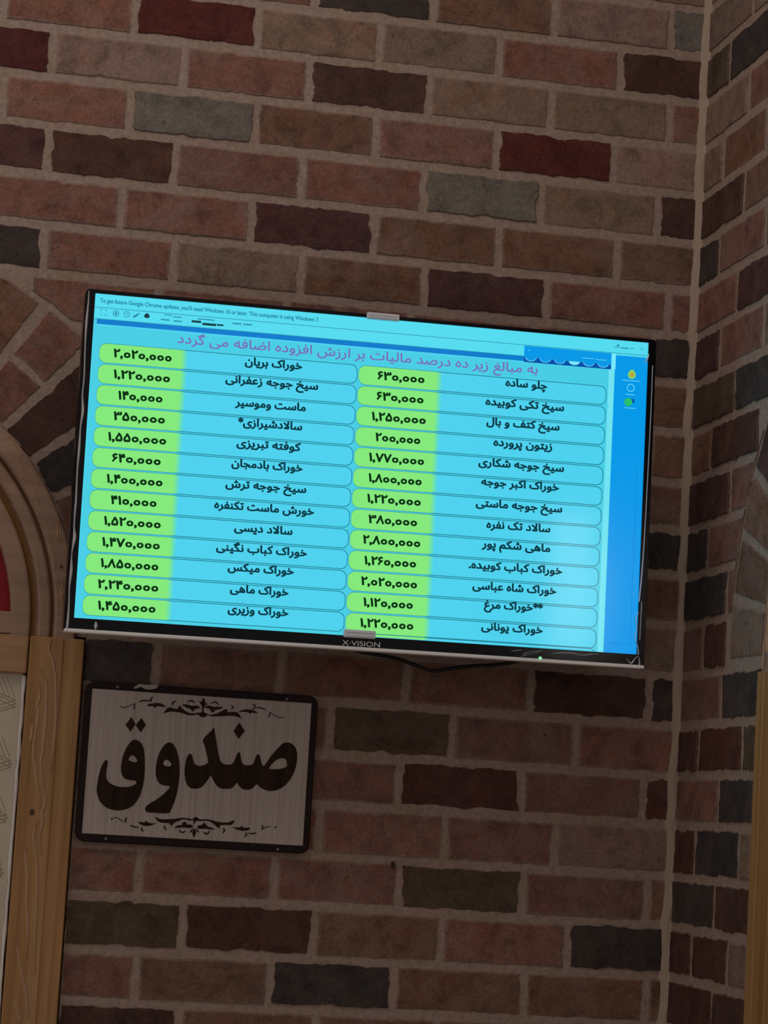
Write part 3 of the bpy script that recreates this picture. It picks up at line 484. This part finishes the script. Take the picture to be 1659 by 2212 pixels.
def window(name, fn0, cu, hw, carve, set_back, label):
    fn = lambda u, d, v: fn0(u, d + set_back, v)
    root = empty(name, fn(cu, .02, 0)); ox, oy, oz = root.location
    def F(u, d, v):
        x, y, z = fn(u, d, v); return (x - ox, y - oy, z - oz)
    cv = 1.7734; zs = 1.756
    prof = [(.412, .05), (.4062, .03), (.4062, -.016), (.403, -.0185), (.377, -.0185), (.3735, -.015), (.3712, -.004), (.3695, -.004), (.3675, -.0125), (.364, -.0148),
            (.352, -.0148), (.3485, -.012), (.3455, -.003), (.342, -.0015), (.339, -.003), (.336, -.0105), (.333, -.0118), (.310, -.0118), (.3065, -.009), (.305, .022), (.305, .05)]
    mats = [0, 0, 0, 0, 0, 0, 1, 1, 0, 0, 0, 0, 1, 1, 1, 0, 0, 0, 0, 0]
    mb = MB(); ids = []
    for t in range(0, 97):
        a = math.pi * t / 96
        s = 1 + .0016 * math.sin(t * .9) * 0
        ids.append(mb.add([F(cu + r * s * math.cos(a), d, cv + r * s * math.sin(a)) for r, d in prof]))
    for A, B in zip(ids, ids[1:]):
        for i in range(len(prof) - 1): mb.face((A[i], A[i + 1], B[i + 1], B[i]), mats[i])
    # short upright feet under the curve down to the rail
    lo = {}
    for sd, I in ((1, ids[0]), (-1, ids[-1])):
        J = mb.add([F(cu + sd * r, d, zs - .006) for r, d in prof])
        for i in range(len(prof) - 1): mb.face((I[i], I[i + 1], J[i + 1], J[i]), mats[i])
    # shallow carved strokes on the outer band
    rr = random.Random(5)
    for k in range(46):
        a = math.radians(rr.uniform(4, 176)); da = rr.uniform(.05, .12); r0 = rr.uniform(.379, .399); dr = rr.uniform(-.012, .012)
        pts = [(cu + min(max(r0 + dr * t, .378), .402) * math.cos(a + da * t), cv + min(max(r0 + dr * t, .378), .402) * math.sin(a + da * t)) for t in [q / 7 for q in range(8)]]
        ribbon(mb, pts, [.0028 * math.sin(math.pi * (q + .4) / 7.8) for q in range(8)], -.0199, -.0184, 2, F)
    for ku, kv in KNOTS[1:] if carve else []:
        kk = mb.add([F(ku + .0028 * math.cos(t * .785), -.0188, kv + .003 * math.sin(t * .785)) for t in range(8)]); mb.face(kk, 3)
    mb.build('arch_casing', [M_ARCH, M_STAIN, M_CARVE_LIT, M_KNOT], root)
    for sd in (1, -1):
        mb = MB()
        a, b = cu + sd * (hw - .0835), cu + sd * hw
        lo_, hi_ = min(a, b), max(a, b)
        g = cu + sd * (hw - .030)
        # stile with a shallow groove off its outer third
        for p0, p1 in ((lo_, min(g, hi_) - .0012), (g + .0012, hi_)):
            mb.box(p0, p1, -.0195, .05, 0, zs - .001, 0, None, F, .0018)
        mb.box(g - .0014, g + .0014, -.0172, .04, 0, zs - .002, 0, None, F)
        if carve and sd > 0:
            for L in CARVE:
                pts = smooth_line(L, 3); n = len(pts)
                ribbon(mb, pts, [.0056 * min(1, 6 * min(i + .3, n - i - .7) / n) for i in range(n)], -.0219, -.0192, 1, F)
            ku, kv = KNOTS[0]
            kk = mb.add([F(ku + .0042 * math.cos(t * .785), -.0199, kv + .0052 * math.sin(t * .785)) for t in range(8)]); mb.face(kk, 2)
        mb.build('stile', [M_POST, M_CARVE_LIT, M_KNOT], root)
    mb = MB(); mb.box(cu - hw + .085, cu + hw - .085, -.013, .05, 1.696, zs - .0008, 0, None, F, .0025)
    mb.build('transom', M_RAIL, root)
    mb = MB(); mb.box(cu - .3335, cu + .3335, -.0112, .05, zs, 1.7905, 0, None, F, .002); mb.build('fanlight_rail', M_ARCH, root)
    mb = MB()
    loop = [(cu + .309 * math.cos(math.pi * t / 40), cv + .309 * math.sin(math.pi * t / 40)) for t in range(41)]
    loop = [(u, max(v, 1.787)) for u, v in loop]
    f = mb.add([F(u, .010, v) for u, v in loop]); mb.face(f); k = mb.add([F(u, .016, v) for u, v in loop]); mb.face(k[::-1])
    mb.build('red_pane', M_RED, root)
    mb = MB(); e = hw - .0835
    mb.box(cu - e + .006, cu + e - .006, .0, .008, .02, 1.6965, 0, None, F)
    # embossed lattice: bundles of parallel ridges folding back at the pane's edge
    for sd in (1, -1):
        x0 = cu + sd * (e - .013)
        for zc in (1.6505, 1.558, 1.475, 1.392, 1.31, 1.226, 1.143, 1.06, .976):
            for q in (-1, 0, 1):
                for dz in (.38, -.36):
                    off = q * .0052
                    ribbon(mb, [(x0 - sd * .002 * abs(q), zc + off), (x0 - sd * .17, zc + off + .17 * dz * (1 if dz > 0 else 1))], [.0021, .0021], -.0012, .0004, 1, F)
            for q in (0, 1, 2):
                ribbon(mb, [(x0 - sd * (.004 + .007 * q), zc + .010), (x0 - sd * (.018 + .007 * q), zc + .04)], [.0022, .0018], -.0012, .0004, 1, F)
    mb.build('cream_pane', [M_CREAM, M_PLINE], root)
    rr = random.Random(9)
    for sd in (1, -1):
        mb = MB(); L, R = [], []
        z = .02; pts = []
        while z < 1.694:
            pts.append(z); z += rr.uniform(.012, .03)
        pts.append(1.694)
        for z in pts:
            w = rr.uniform(.004, .0066); c = cu + sd * (e - .0035 - rr.uniform(0, .0012))
            L.append(F(c - w / 2, -.001, z)); R.append(F(c + w / 2, -.003, z))
        a, b = mb.add(L), mb.add(R); m_ = mb.add([((p[0] + q[0]) / 2, (p[1] + q[1]) / 2, p[2]) if True else p for p, q in zip([F(cu + sd * (e - .0035), -.0042, z) for z in pts], [F(cu + sd * (e - .0035), -.0042, z) for z in pts])])
        for i in range(len(pts) - 1):
            mb.face((a[i], a[i + 1], m_[i + 1], m_[i])); mb.face((m_[i], m_[i + 1], b[i + 1], b[i]))
        mb.build('sealing_strip', M_FOIL, root)
    return tag(root, label, 'window', kind='structure')

CARVE, KNOTS = D['carve'], D['knots']
window('window_1', BACK, -1.39, .422, True, .004, 'arched pine window with red fanlight and cream pane left of television')
window('window_2', RIGHT, .794, .418, False, .0165, 'arched pine window in the side wall right of television')

# ---------------------------------------------------------------- lettering
FORMS = {'ا': 'FE8D FE8E', 'ب': 'FE8F FE90 FE91 FE92', 'پ': 'FB56 FB57 FB58 FB59', 'ت': 'FE95 FE96 FE97 FE98', 'ج': 'FE9D FE9E FE9F FEA0', 'چ': 'FB7A FB7B FB7C FB7D',
         'خ': 'FEA5 FEA6 FEA7 FEA8', 'د': 'FEA9 FEAA', 'ر': 'FEAD FEAE', 'ز': 'FEAF FEB0', 'س': 'FEB1 FEB2 FEB3 FEB4', 'ش': 'FEB5 FEB6 FEB7 FEB8', 'ص': 'FEB9 FEBA FEBB FEBC',
         'ض': 'FEBD FEBE FEBF FEC0', 'ع': 'FEC9 FECA FECB FECC', 'غ': 'FECD FECE FECF FED0', 'ف': 'FED1 FED2 FED3 FED4', 'ک': 'FB8E FB8F FB90 FB91', 'گ': 'FB92 FB93 FB94 FB95',
         'ل': 'FEDD FEDE FEDF FEE0', 'م': 'FEE1 FEE2 FEE3 FEE4', 'ن': 'FEE5 FEE6 FEE7 FEE8', 'ه': 'FEE9 FEEA FEEB FEEC', 'و': 'FEED FEEE', 'ی': 'FBFC FBFD FBFE FBFF', 'ﻻ': 'FEFB FEFC'}
FORMS = {k: [chr(int(h, 16)) for h in v.split()] for k, v in FORMS.items()}
def shape(s):
    s = s.replace('لا', 'ﻻ'); out = []
    for i, ch in enumerate(s):
        if ch not in FORMS: out.append(ch); continue
        F = FORMS[ch]
        prev = i > 0 and s[i - 1] in FORMS and len(FORMS[s[i - 1]]) == 4
        nxt = len(F) == 4 and i + 1 < len(s) and s[i + 1] in FORMS
        out.append(F[3] if prev and nxt else F[2] if nxt else F[1] if prev else F[0])
    return ''.join(reversed(out))

def text_spans(body, small_rings=False):
    """outlines of the built-in typeface, filled"""
    cu = bpy.data.curves.new('lettering', 'FONT'); cu.body = body
    o = bpy.data.objects.new('lettering', cu); COL.objects.link(o)
    bpy.context.view_layer.update()
    dg = bpy.context.evaluated_depsgraph_get(); oe = o.evaluated_get(dg); cc = oe.to_curve(dg)
    loops = []
    for s in cc.splines:
        P = []
        B = s.bezier_points; n = len(B)
        if n < 2: continue
        for i in range(n):
            p, q = B[i], B[(i + 1) % n]
            a, b, c, d = p.co, p.handle_right, q.handle_left, q.co
            straight = abs((b - a).cross(d - a).z) < 1e-6 and abs((c - a).cross(d - a).z) < 1e-6
            for k in range(1 if straight else 4):
                t = k / 4; u = 1 - t
                w = u ** 3 * a + 3 * u * u * t * b + 3 * u * t * t * c + t ** 3 * d
                if not P or math.hypot(P[-1][0] - w.x, P[-1][1] - w.y) > 1e-4: P.append((w.x, w.y))
        if len(P) > 2 and math.hypot(P[0][0] - P[-1][0], P[0][1] - P[-1][1]) < 1e-4: P.pop()
        if len(P) > 2: loops.append(P)
    oe.to_curve_clear(); bpy.data.objects.remove(o); bpy.data.curves.remove(cu)
    if small_rings:                 # the zero is a small heavy ring, lower than the other figures
        bb = [(min(p[0] for p in P), max(p[0] for p in P), min(p[1] for p in P), max(p[1] for p in P)) for P in loops]
        cs = [(q[0] + q[1]) / 2 for q in bb if -.04 < q[2] < .02 and .42 < q[3] < .6 and q[1] - q[0] > .35]
        for n_, (P, q) in enumerate(zip(loops, bb)):
            c = [x for x in cs if abs(x - (q[0] + q[1]) / 2) < .04]
            if c and q[3] < .6: loops[n_] = [(c[0] + (p[0] - c[0]) * .84, .235 + (p[1] - .225) * .86) for p in P]
    # non-zero winding fill in thin slabs: overlapping contours stay solid
    E = [(P[i - 1], P[i]) for P in loops for i in range(len(P)) if abs(P[i - 1][1] - P[i][1]) > 1e-9]
    lo = min(p[1] for P in loops for p in P); hi = max(p[1] for P in loops for p in P)
    n = max(6, int((hi - lo) * 34)); spans = []
    for k in range(n):
        y0 = lo + (hi - lo) * k / n; y1 = lo + (hi - lo) * (k + 1) / n; ym = (y0 + y1) / 2
        X = []
        for a, b in E:
            if (a[1] <= ym) != (b[1] <= ym):
                at_ = lambda y: a[0] + (b[0] - a[0]) * (min(max(y, min(a[1], b[1])), max(a[1], b[1])) - a[1]) / (b[1] - a[1])
                X.append((at_(ym), at_(y0), at_(y1), 1 if b[1] > a[1] else -1))
        X.sort(); w = 0
        for c in X:
            if w == 0: st = c
            w += c[3]
            if w == 0: spans.append((st[1], c[1], c[2], st[2], y0, y1))
    return spans

def put_text(mb, body, cx, cz, width, em, y, m, bold=0.0, base=None, small_rings=False):
    """em = size of the type; width = measured width of the line; cz = middle of the line"""
    sp = text_spans(body, small_rings)
    x0, x1 = min(min(q[0], q[3]) for q in sp), max(max(q[1], q[2]) for q in sp); z0, z1 = sp[0][4], sp[-1][5]
    zc = (z0 + z1) / 2 if base is None else base; xm = (x0 + x1) / 2; B = bold * em
    s = (width - 2 * B) / (x1 - x0)
    # a heavier weight: the shape widened by the pen's half width
    for oz, e in ([(0, 0)] if not bold else [(-.8 * B, .55 * B), (0, B), (.8 * B, .55 * B)]):
        for a, b, c, d, u, v in sp:
            z_0, z_1 = cz + (u - zc) * em + oz, cz + (v - zc) * em + oz
            mb.face(mb.add([(cx + (a - xm) * s - e, y, z_0), (cx + (b - xm) * s + e, y, z_0), (cx + (c - xm) * s + e, y, z_1), (cx + (d - xm) * s - e, y, z_1)]), m)

# ---------------------------------------------------------------- television
T = D['tv']
tv = empty('television', (D['tvc'][0], -.2, D['tvc'][1]), (0, -D['phi'], 0))
tag(tv, 'wall mounted flat screen television showing a cyan and green price menu', 'television')
M_BLACK = plain('gloss_black', (.004, .004, .005, 1), .2, .22)
M_BACK = plain('matt_black', (.012, .012, .013, 1), .5)
M_LIP = plain('silver_lip', (.88, .82, .79, 1), .38, .5)
M_LOGO = plain('logo_grey', (.80, .77, .76, 1), .4)
XL, XR, ZT, ZB = -.4458, .4455, .2502, -.2642       # casing
SL, SR, ST, SB = -.4315, .4325, .2442, -.2438       # lit panel
mb = MB()
o1, o2 = rrect(XL, XR, ZB, ZT, .006), rrect(XL + .0012, XR - .0012, ZB + .0012, ZT - .0012, .005)
inn = rrect(SL, SR, SB, ST, .0006)
mb.rings([[(a, .034, b) for a, b in o1], [(a, .001, b) for a, b in o1], [(a, -.001, b) for a, b in o2], [(a, -.001, b) for a, b in inn], [(a, .004, b) for a, b in inn]], 0, None, False)
mb.build('bezel', M_BLACK, tv)
mb = MB(); mb.box(XL + .004, XR - .004, .012, .04, ZB + .004, ZT - .004, 0, None, None, .006)
mb.box(-.32, .32, .038, .075, ZB + .03, .06, 0, None, None, .012)
mb.build('back_housing', M_BACK, tv)
mb = MB(); mb.box(XL + .001, XR - .001, -.0032, .02, ZB - .0012, ZB + .0042, 0, None, None, .001); mb.build('bottom_lip', M_LIP, tv)
mb = MB()
mb.box(-.11, .11, .186, .194, -.12, .12, 0, None, None, .002); mb.box(-.02, .02, .08, .19, -.03, .03, 0, None, None, .003)
mb.box(-.12, -.09, .072, .084, -.17, .12); mb.box(.09, .12, .072, .084, -.17, .12); mb.box(-.12, .12, .076, .09, -.02, .02)
mb.build('wall_bracket', plain('bracket_steel', (.03, .03, .032, 1), .45), tv)

C_ = lambda n, r, g, b: glow(n, lin(r, g, b))
G_BG, G_TOP, G_ROW, G_PALE = C_('screen_cyan', 70, 205, 228), C_('screen_bar', 84, 219, 240), C_('screen_row', 76, 209, 238), C_('screen_pale', 112, 226, 240)
G_GREEN, G_MIX1, G_MIX2 = C_('screen_green', 131, 232, 122), C_('screen_green_fade', 116, 226, 156), C_('screen_cyan_fade', 96, 218, 196)
G_LINE, G_INK, G_BLUE, G_DBLUE, G_VIOLET, G_INKG = C_('screen_line', 30, 128, 150), C_('screen_ink', 12, 58, 70), C_('screen_blue', 0, 152, 232), C_('screen_deep_blue', 0, 122, 205), C_('screen_violet', 118, 108, 184), C_('screen_price_ink', 12, 48, 20)
G_NAVY, G_YEL, G_GRN, G_DIM = C_('screen_navy', 0, 78, 168), C_('screen_icon_yellow', 150, 205, 80), C_('screen_icon_green', 40, 190, 110), C_('screen_dim_ink', 40, 140, 165)
G_RED, G_WHITE = C_('screen_icon_red', 190, 150, 60), C_('screen_white', 120, 232, 250)

mb = MB(); mb.box(SL - .0005, SR + .0005, .0022, .010, SB - .0005, ST + .0005)
screen = mb.build('screen', G_BG, tv)
Y0 = .0022
def quad(mb, x0, x1, z0, z1, y, m=0): mb.face(mb.add([(x0, y, z0), (x1, y, z0), (x1, y, z1), (x0, y, z1)]), m)
# browser bars along the top
mb = MB(); quad(mb, SL, SR, .2072, ST, Y0 - .0002, 0); quad(mb, SL, SR, .2233, .2241, Y0 - .0003, 1)
put_text(mb, "To get future Google Chrome updates, you'll need Windows 10 or later. This computer is using Windows 7.", -.257, .2335, .334, .0088, Y0 - .0003, 2, .03)
quad(mb, .376, .386, .2325, .2335, Y0 - .0003, 2); quad(mb, .388, .401, .2318, .2336, Y0 - .0003, 2); quad(mb, .403, .410, .2328, .2338, Y0 - .0003, 2)
fill(mb, [[(.381, .2345), (.386, .2345), (.3845, .2385), (.382, .237)]], Y0 - .0003, None, 2)
put_text(mb, 'x', .422, .2341, .0035, .007, Y0 - .0003, 2)
mb.build('title_bar', [G_TOP, G_LINE, G_DIM], screen)
mb = MB()
ring = lambda mb, o, i, y, m: [mb.face((o[k], o[(k + 1) % len(o)], i[(k + 1) % len(i)], i[k]), m) for k in range(len(o))]
def circle_ring(mb, x, z, r0, r1, y, m, n=16, sq=1.0):
    a = mb.add([(x + r0 * math.cos(6.2832 * k / n), y, z + r0 * sq * math.sin(6.2832 * k / n)) for k in range(n)]); b = mb.add([(x + r1 * math.cos(6.2832 * k / n), y, z + r1 * sq * math.sin(6.2832 * k / n)) for k in range(n)])
    ring(mb, a, b, y, m)
def disc(mb, x, z, r, y, m, sq=1.0, n=14): mb.face(mb.add([(x + r * math.cos(6.2832 * k / n), y, z + r * sq * math.sin(6.2832 * k / n)) for k in range(n)]), m)
ti = [p[0] for p in T['toolic']]; zt = .2166; yy = Y0 - .0003
for a, b in ((-1, 1), (1, 1), (-1, -1), (1, -1)):
    quad(mb, *sorted((ti[0] + a * .0045, ti[0] + a * .0018)), *sorted((zt + b * .0045, zt + b * .0037)), yy, 0); quad(mb, *sorted((ti[0] + a * .0045, ti[0] + a * .0037)), *sorted((zt + b * .0045, zt + b * .0018)), yy, 0)
circle_ring(mb, ti[1], zt, .0048, .0036, yy, 0); disc(mb, ti[1], zt, .0021, yy, 0)
circle_ring(mb, ti[2], zt, .0048, .0038, yy, 0); quad(mb, ti[2] - .0005, ti[2] + .0028, zt - .0005, zt + .0005, yy, 0); quad(mb, ti[2] - .0005, ti[2] + .0004, zt, zt + .003, yy, 0)
flat_ribbon(mb, [(ti[3] - .005, zt - .0035), (ti[3] - .001, zt - .0012), (ti[3] + .0045, zt + .0035)], [.002, .0036, .0012], yy, Y0, 0)
disc(mb, ti[4], zt, .0044, yy, 1, .7); disc(mb, ti[4], zt + .002, .0028, yy - .00005, 1, .9)
for x0, x1, z, h, m in ((-.3265, -.315, .2205, .0014, 0), (-.313, -.300, .2185, .0016, 0), (-.331, -.318, .2125, .002, 0), (-.312, -.299, .212, .002, 0), (-.276, -.250, .2185, .0018, 0), (-.2845, -.27, .2132, .0034, 1), (-.268, -.247, .2105, .0036, 1), (-.246, -.236, .2115, .0026, 1), (-.2225, -.209, .2162, .0022, 0), (-.206, -.193, .2162, .0022, 0)):
    quad(mb, x0, x1, z, z + h, yy, m)
quad(mb, SL, SR, .2058, .2066, yy, 0)
mb.build('toolbar', [G_DIM, G_INK], screen)
# the blue band, the blue header patch with its scalloped edge, the blue strip on the right
mb = MB(); quad(mb, -.4265, .2335, .1985, .2062, Y0 - .0002, 0); quad(mb, -.4265, .2335, .1958, .1985, Y0 - .0002, 3); quad(mb, .2335, .3735, .2005, .2228, Y0 - .0003, 1)
quad(mb, .2335, .3735, .1972, .2045, Y0 - .0004, 2)
for k in range(6):
    x = .2445 + k * .0232
    loop = [(x + .0085 * math.cos(math.pi * q / 8), .2046 - .0052 * math.sin(math.pi * q / 8)) for q in range(9)]
    mb.face(mb.add([(a, Y0 - .0005, b) for a, b in loop]), 1 if k != 3 else 4)
    flat_ribbon(mb, loop, [.0008] * 9, Y0 - .0006, Y0 - .0005, 4)
quad(mb, .348, .366, .2105, .2112, Y0 - .0004, 4); quad(mb, .326, .345, .2112, .2119, Y0 - .0004, 4); quad(mb, .2395, .243, .2155, .2162, Y0 - .0004, 4)
mb.build('header_band', [G_DBLUE, G_BLUE, G_NAVY, G_ROW, G_WHITE], screen)
mb = MB(); quad(mb, .3800, SR, SB, .2205, Y0 - .00032, 0); quad(mb, .3745, .3808, .198, .2225, Y0 - .00038, 1); quad(mb, .3705, .3795, SB, .198, Y0 - .0002, 2)
quad(mb, .385, .4225, -.2292, -.2285, Y0 - .0004, 5); quad(mb, .4215, .4222, -.229, .05, Y0 - .0004, 5)
x = .4078; disc(mb, x, .1915, .0064, Y0 - .0004, 3); disc(mb, x, .1955, .0042, Y0 - .00045, 3); disc(mb, x, .1915, .003, Y0 - .0005, 6)
quad(mb, x - .0155, x + .0145, .1818, .1826, Y0 - .0004, 1); circle_ring(mb, x - .001, .171, .0062, .0052, Y0 - .0004, 1); quad(mb, x - .009, x + .006, .1598, .1606, Y0 - .0004, 1)
disc(mb, x - .0042, .1482, .0066, Y0 - .0004, 4); quad(mb, x - .001, x + .0055, .1470, .1535, Y0 - .00039, 7); quad(mb, x - .011, x + .0075, .1385, .1393, Y0 - .0004, 1)
mb.build('side_strip', [G_BLUE, G_WHITE, G_PALE, G_YEL, G_GRN, G_DBLUE, G_RED, G_NAVY], screen)
mb = MB(); put_text(mb, shape('به مبالغ زیر ده درصد مالیات بر ارزش افزوده اضافه می گردد'), -.024, .1845, .561, .0200, Y0 - .0004, 0, .016)
mb.build('heading', G_VIOLET, screen)

PRICE_L = '۲,۰۲۰,۰۰۰ ۱,۲۲۰,۰۰۰ ۱۴۰,۰۰۰ ۳۵۰,۰۰۰ ۱,۵۵۰,۰۰۰ ۶۴۰,۰۰۰ ۱,۴۰۰,۰۰۰ ۴۱۰,۰۰۰ ۱,۵۲۰,۰۰۰ ۱,۴۷۰,۰۰۰ ۱,۸۵۰,۰۰۰ ۲,۲۴۰,۰۰۰ ۱,۴۵۰,۰۰۰'.split()
PRICE_R = '۶۳۰,۰۰۰ ۶۳۰,۰۰۰ ۱,۲۵۰,۰۰۰ ۲۰۰,۰۰۰ ۱,۷۷۰,۰۰۰ ۱,۸۰۰,۰۰۰ ۱,۲۲۰,۰۰۰ ۳۸۰,۰۰۰ ۲,۸۰۰,۰۰۰ ۱,۲۶۰,۰۰۰ ۲,۰۲۰,۰۰۰ ۱,۱۲۰,۰۰۰ ۱,۲۲۰,۰۰۰'.split()
DISH_L = ['خوراک بریان', 'سیخ جوجه زعفرانی', 'ماست وموسیر', 'سالادشیرازی*', 'کوفته تبریزی', 'خوراک بادمجان', 'سیخ جوجه ترش', 'خورش ماست تکنفره', 'سالاد دیسی', 'خوراک کباب نگینی', 'خوراک میکس', 'خوراک ماهی', 'خوراک وزیری']
DISH_R = ['چلو ساده', 'سیخ تکی کوبیده', 'سیخ کتف و بال', 'زیتون پرورده', 'سیخ جوجه شکاری', 'خوراک اکبر جوجه', 'سیخ جوجه ماستی', 'سالاد تک نفره', 'ماهی شکم پور', 'خوراک کباب کوبیده.', 'خوراک شاه عباسی', '**خوراک مرغ', 'خوراک یونانی']
PITCH = .03158; HH = .01505
def menu_row(x0, x1, xp, zc, dish, dw, dx, dz, price, pw, px):
    mb = MB(); zb = max(zc - HH, SB + .0002)
    o = rrect(x0, x1, zb, zc + HH, .0105, 6, 'abcd' if zb > SB + .001 else 'cd'); i_ = rrect(x0 + .0012, x1 - .0012, zb + .0012, zc + HH - .0012, .0096, 6, 'abcd' if zb > SB + .001 else 'cd')
    a = mb.add([(p, Y0 - .0002, q) for p, q in o]); b = mb.add([(p, Y0 - .0002, q) for p, q in i_]); ring(mb, a, b, 0, 1); mb.face(b, 0)
    if dish: put_text(mb, shape(dish), dx, dz, dw, .0165, Y0 - .0004, 2, .046)
    mb.build('menu_row', [G_ROW, G_LINE, G_INK], screen)
    mb = MB(); p0, p1 = x0 + .0003, xp
    w = rrect(p0, p1 - .007, zb + .0007, zc + HH - .0007, .0103, 6, 'ad' if zb > SB + .001 else 'd')
    mb.face(mb.add([(p, Y0 - .00035, q) for p, q in w]), 0)
    quad(mb, p1 - .007, p1 - .0035, zb + .001, zc + HH - .001, Y0 - .00035, 1); quad(mb, p1 - .0035, p1, zb + .0014, zc + HH - .0014, Y0 - .00035, 2)
    if price: put_text(mb, price.replace('۰', 'o'), px, zc + .0002, pw, .0178, Y0 - .0005, 3, .050, None, True)
    mb.build('price_label', [G_GREEN, G_MIX1, G_MIX2, G_INKG], screen)
for k in range(13):
    zc = .1552 - PITCH * k
    n, q = T['namesL'][k], T['pL'][k]
    menu_row(-.4200, -.0262, -.2885, zc, DISH_L[k], n[2], n[0], n[1], PRICE_L[k], q[2], q[0])
    n, q = T['namesR'][k], T['pR'][k]
    menu_row(-.0245, .3680, .1050, zc, DISH_R[k], n[2], n[0], n[1], PRICE_R[k], q[2], q[0])
# the next line is cut off by the bottom of the panel
menu_row(-.0245, .3680, .1050, .1552 - PITCH * 13 + .0016, None, 0, 0, 0, None, 0, 0)

mb = MB(); put_text(mb, 'X·VISION', .0005, -.2548, .058, .0108, -.0016, 0); mb.build('logo', M_LOGO, tv)
mb = MB()
for k in range(1): disc(mb, T['led'][0][0], T['led'][0][1], .0026, -.0036, 0)
mb.box(T['led'][0][0] - .002, T['led'][0][0] + .002, -.0034, -.001, T['led'][0][1] - .002, T['led'][0][1] + .002)
mb.build('indicator_light', glow('led_green', lin(140, 225, 175)), tv)
M_CLIP = plain('clear_plastic_clip', (.70, .68, .72, 1), .25, .6)
for x0, x1, z0, z1 in ((-.0176, .0331, .2418, .2520), (-.0274, .0212, -.2468, -.2345)):
    mb = MB(); mb.box(x0, x1, -.006, .004, z0, z1, 0, None, None, .0012)
    mb.box(x0 + .004, x1 - .004, -.0066, -.005, z0 + .002, z0 + .0045, 0, None, None, .0005); mb.box(x0 + .004, x1 - .004, -.0068, -.005, z1 - .0045, z1 - .0028, 0, None, None, .0005)
    tag(mb.build('retaining_clip', M_CLIP, tv), 'translucent grey plastic clip')
M_FILM = plain('crinkled_film_highlight', (.72, .66, .68, 1), .22, .7)  # pale grey paints in the highlights along the clear film's creases
for L in T['films']:
    mb = MB(); pts = smooth_line([tuple(p) for p in L], 3)
    ribbon(mb, [(p[0], p[1]) for p in pts], [max(p[2] * .75, .0010) for p in pts], -.0042, -.0012, 0)
    tag(mb.build('peeling_film', M_FILM, tv), 'crinkled strip of clear protective film, its highlights painted pale grey')

# ---------------------------------------------------------------- cash desk sign
S = D['sign']
sign = empty('wall_sign', (-.7785, -.0035, 1.5685))
tag(sign, 'rectangular sign with a large dark word and scroll ornaments below the television', 'sign')
def inset_loop(x0, x1, z0, z1, r): return rrect(x0, x1, z0, z1, r, 7)
mb = MB(); ol, oh = .1822, .1232
mb.rings([[(a, .0, b) for a, b in inset_loop(-ol, ol, -oh + .0005, oh + .0005, .015)], [(a, -.009, b) for a, b in inset_loop(-ol, ol, -oh + .0005, oh + .0005, .015)], [(a, -.0104, b) for a, b in inset_loop(-ol + .0015, ol - .0015, -oh + .002, oh - .001, .0138)]])
mb.build('backing_board', plain('espresso_board', (.019, .0085, .0065, 1), .5, .15), sign)
mb = MB(); mb.box(-.1724, .1719, -.0116, -.0100, -.1105, .1119, 0, None, None, .0006)
mb.build('face_plate', brushed_material('brushed_plate', (.39, .30, .255, 1), (.52, .42, .375, 1)), sign)
M_INK = brushed_material('walnut_letter', (.014, .0055, .003, 1), (.042, .017, .008, 1), .5, 60)
M_INK.node_tree.nodes['Principled BSDF'].inputs['Specular IOR Level'].default_value = .12
mb = MB()
for L in S['letters']:
    loops = [smooth_loop([tuple(p) for p in q]) if len(q) > 5 else [tuple(p) for p in q] for q in L]
    fill(mb, loops, -.0126, -.0112)
mb.build('lettering', M_INK, sign)
for top in (True, False):
    mb = MB()
    for P in S['polys']:
        if (P[0][1] > 0) == top: fill(mb, [smooth_loop([tuple(p) for p in P], 50, 3)], -.0122, -.0112)
    for w, P in S['strokes']:
        if (P[0][1] > 0) == top:
            pts = smooth_line([tuple(p) for p in P], 3); n = len(pts)
            flat_ribbon(mb, pts, [w * (.45 + .55 * math.sin(math.pi * (i + .5) / n)) for i in range(n)], -.0122, -.0112)
    mb.build('scroll_ornament', M_INK, sign)
M_SCREW = plain('dull_screw', (.16, .13, .12, 1), .4, .5, .6)
for a, b in S['screws']:
    mb = MB(); mb.rings([[(a + r * math.cos(k * .785), y, b + r * math.sin(k * .785)) for k in range(8)] for r, y in ((.0026, -.0098), (.0026, -.0112), (.0014, -.0118))]); mb.build('screw', M_SCREW, sign)
mb = MB(); fill(mb, [[tuple(p) for p in S['tape']]], -.0122, -.0103); tag(mb.build('torn_tape', plain('torn_tape', (.42, .33, .29, 1), .5), sign), 'torn scrap of pale tape')

# ---------------------------------------------------------------- cable and nail
def tube(mb, pts, r, n=8):
    R = []
    for i, p in enumerate(pts):
        a, b = Vector(pts[max(i - 1, 0)]), Vector(pts[min(i + 1, len(pts) - 1)])
        t = (b - a).normalized(); u = t.cross(Vector((0, 1, 0))).normalized(); w = t.cross(u)
        R.append([tuple(Vector(p) + r * (math.cos(6.2832 * k / n) * u + math.sin(6.2832 * k / n) * w)) for k in range(n)])
    ids = mb.rings(R); mb.face(ids[0][::-1])
cab = [(-.66, -.10, 1.80), (-.61, -.105, 1.778)] + [(p[0], -.11, p[1]) for p in D['cable']] + [(-.25, -.108, 1.79), (-.2, -.10, 1.82)]
mb = MB(); tube(mb, smooth_line(cab, 5), .0030); o = mb.build('power_cable', plain('cable_black', (.008, .008, .008, 1), .45), None, True)
tag(o, 'thin black cable drooping under the bottom edge of the television', 'cable')
a, b = D['nail'][0]
mb = MB(); mb.box(a - .0016, a + .0016, -.014, .02, b - .005, b + .005, 0, None, None, .0008)
tag(mb.build('nail', plain('rusty_nail', (.015, .011, .010, 1), .5)), 'small dark nail stub in the mortar right of the sign', 'nail')
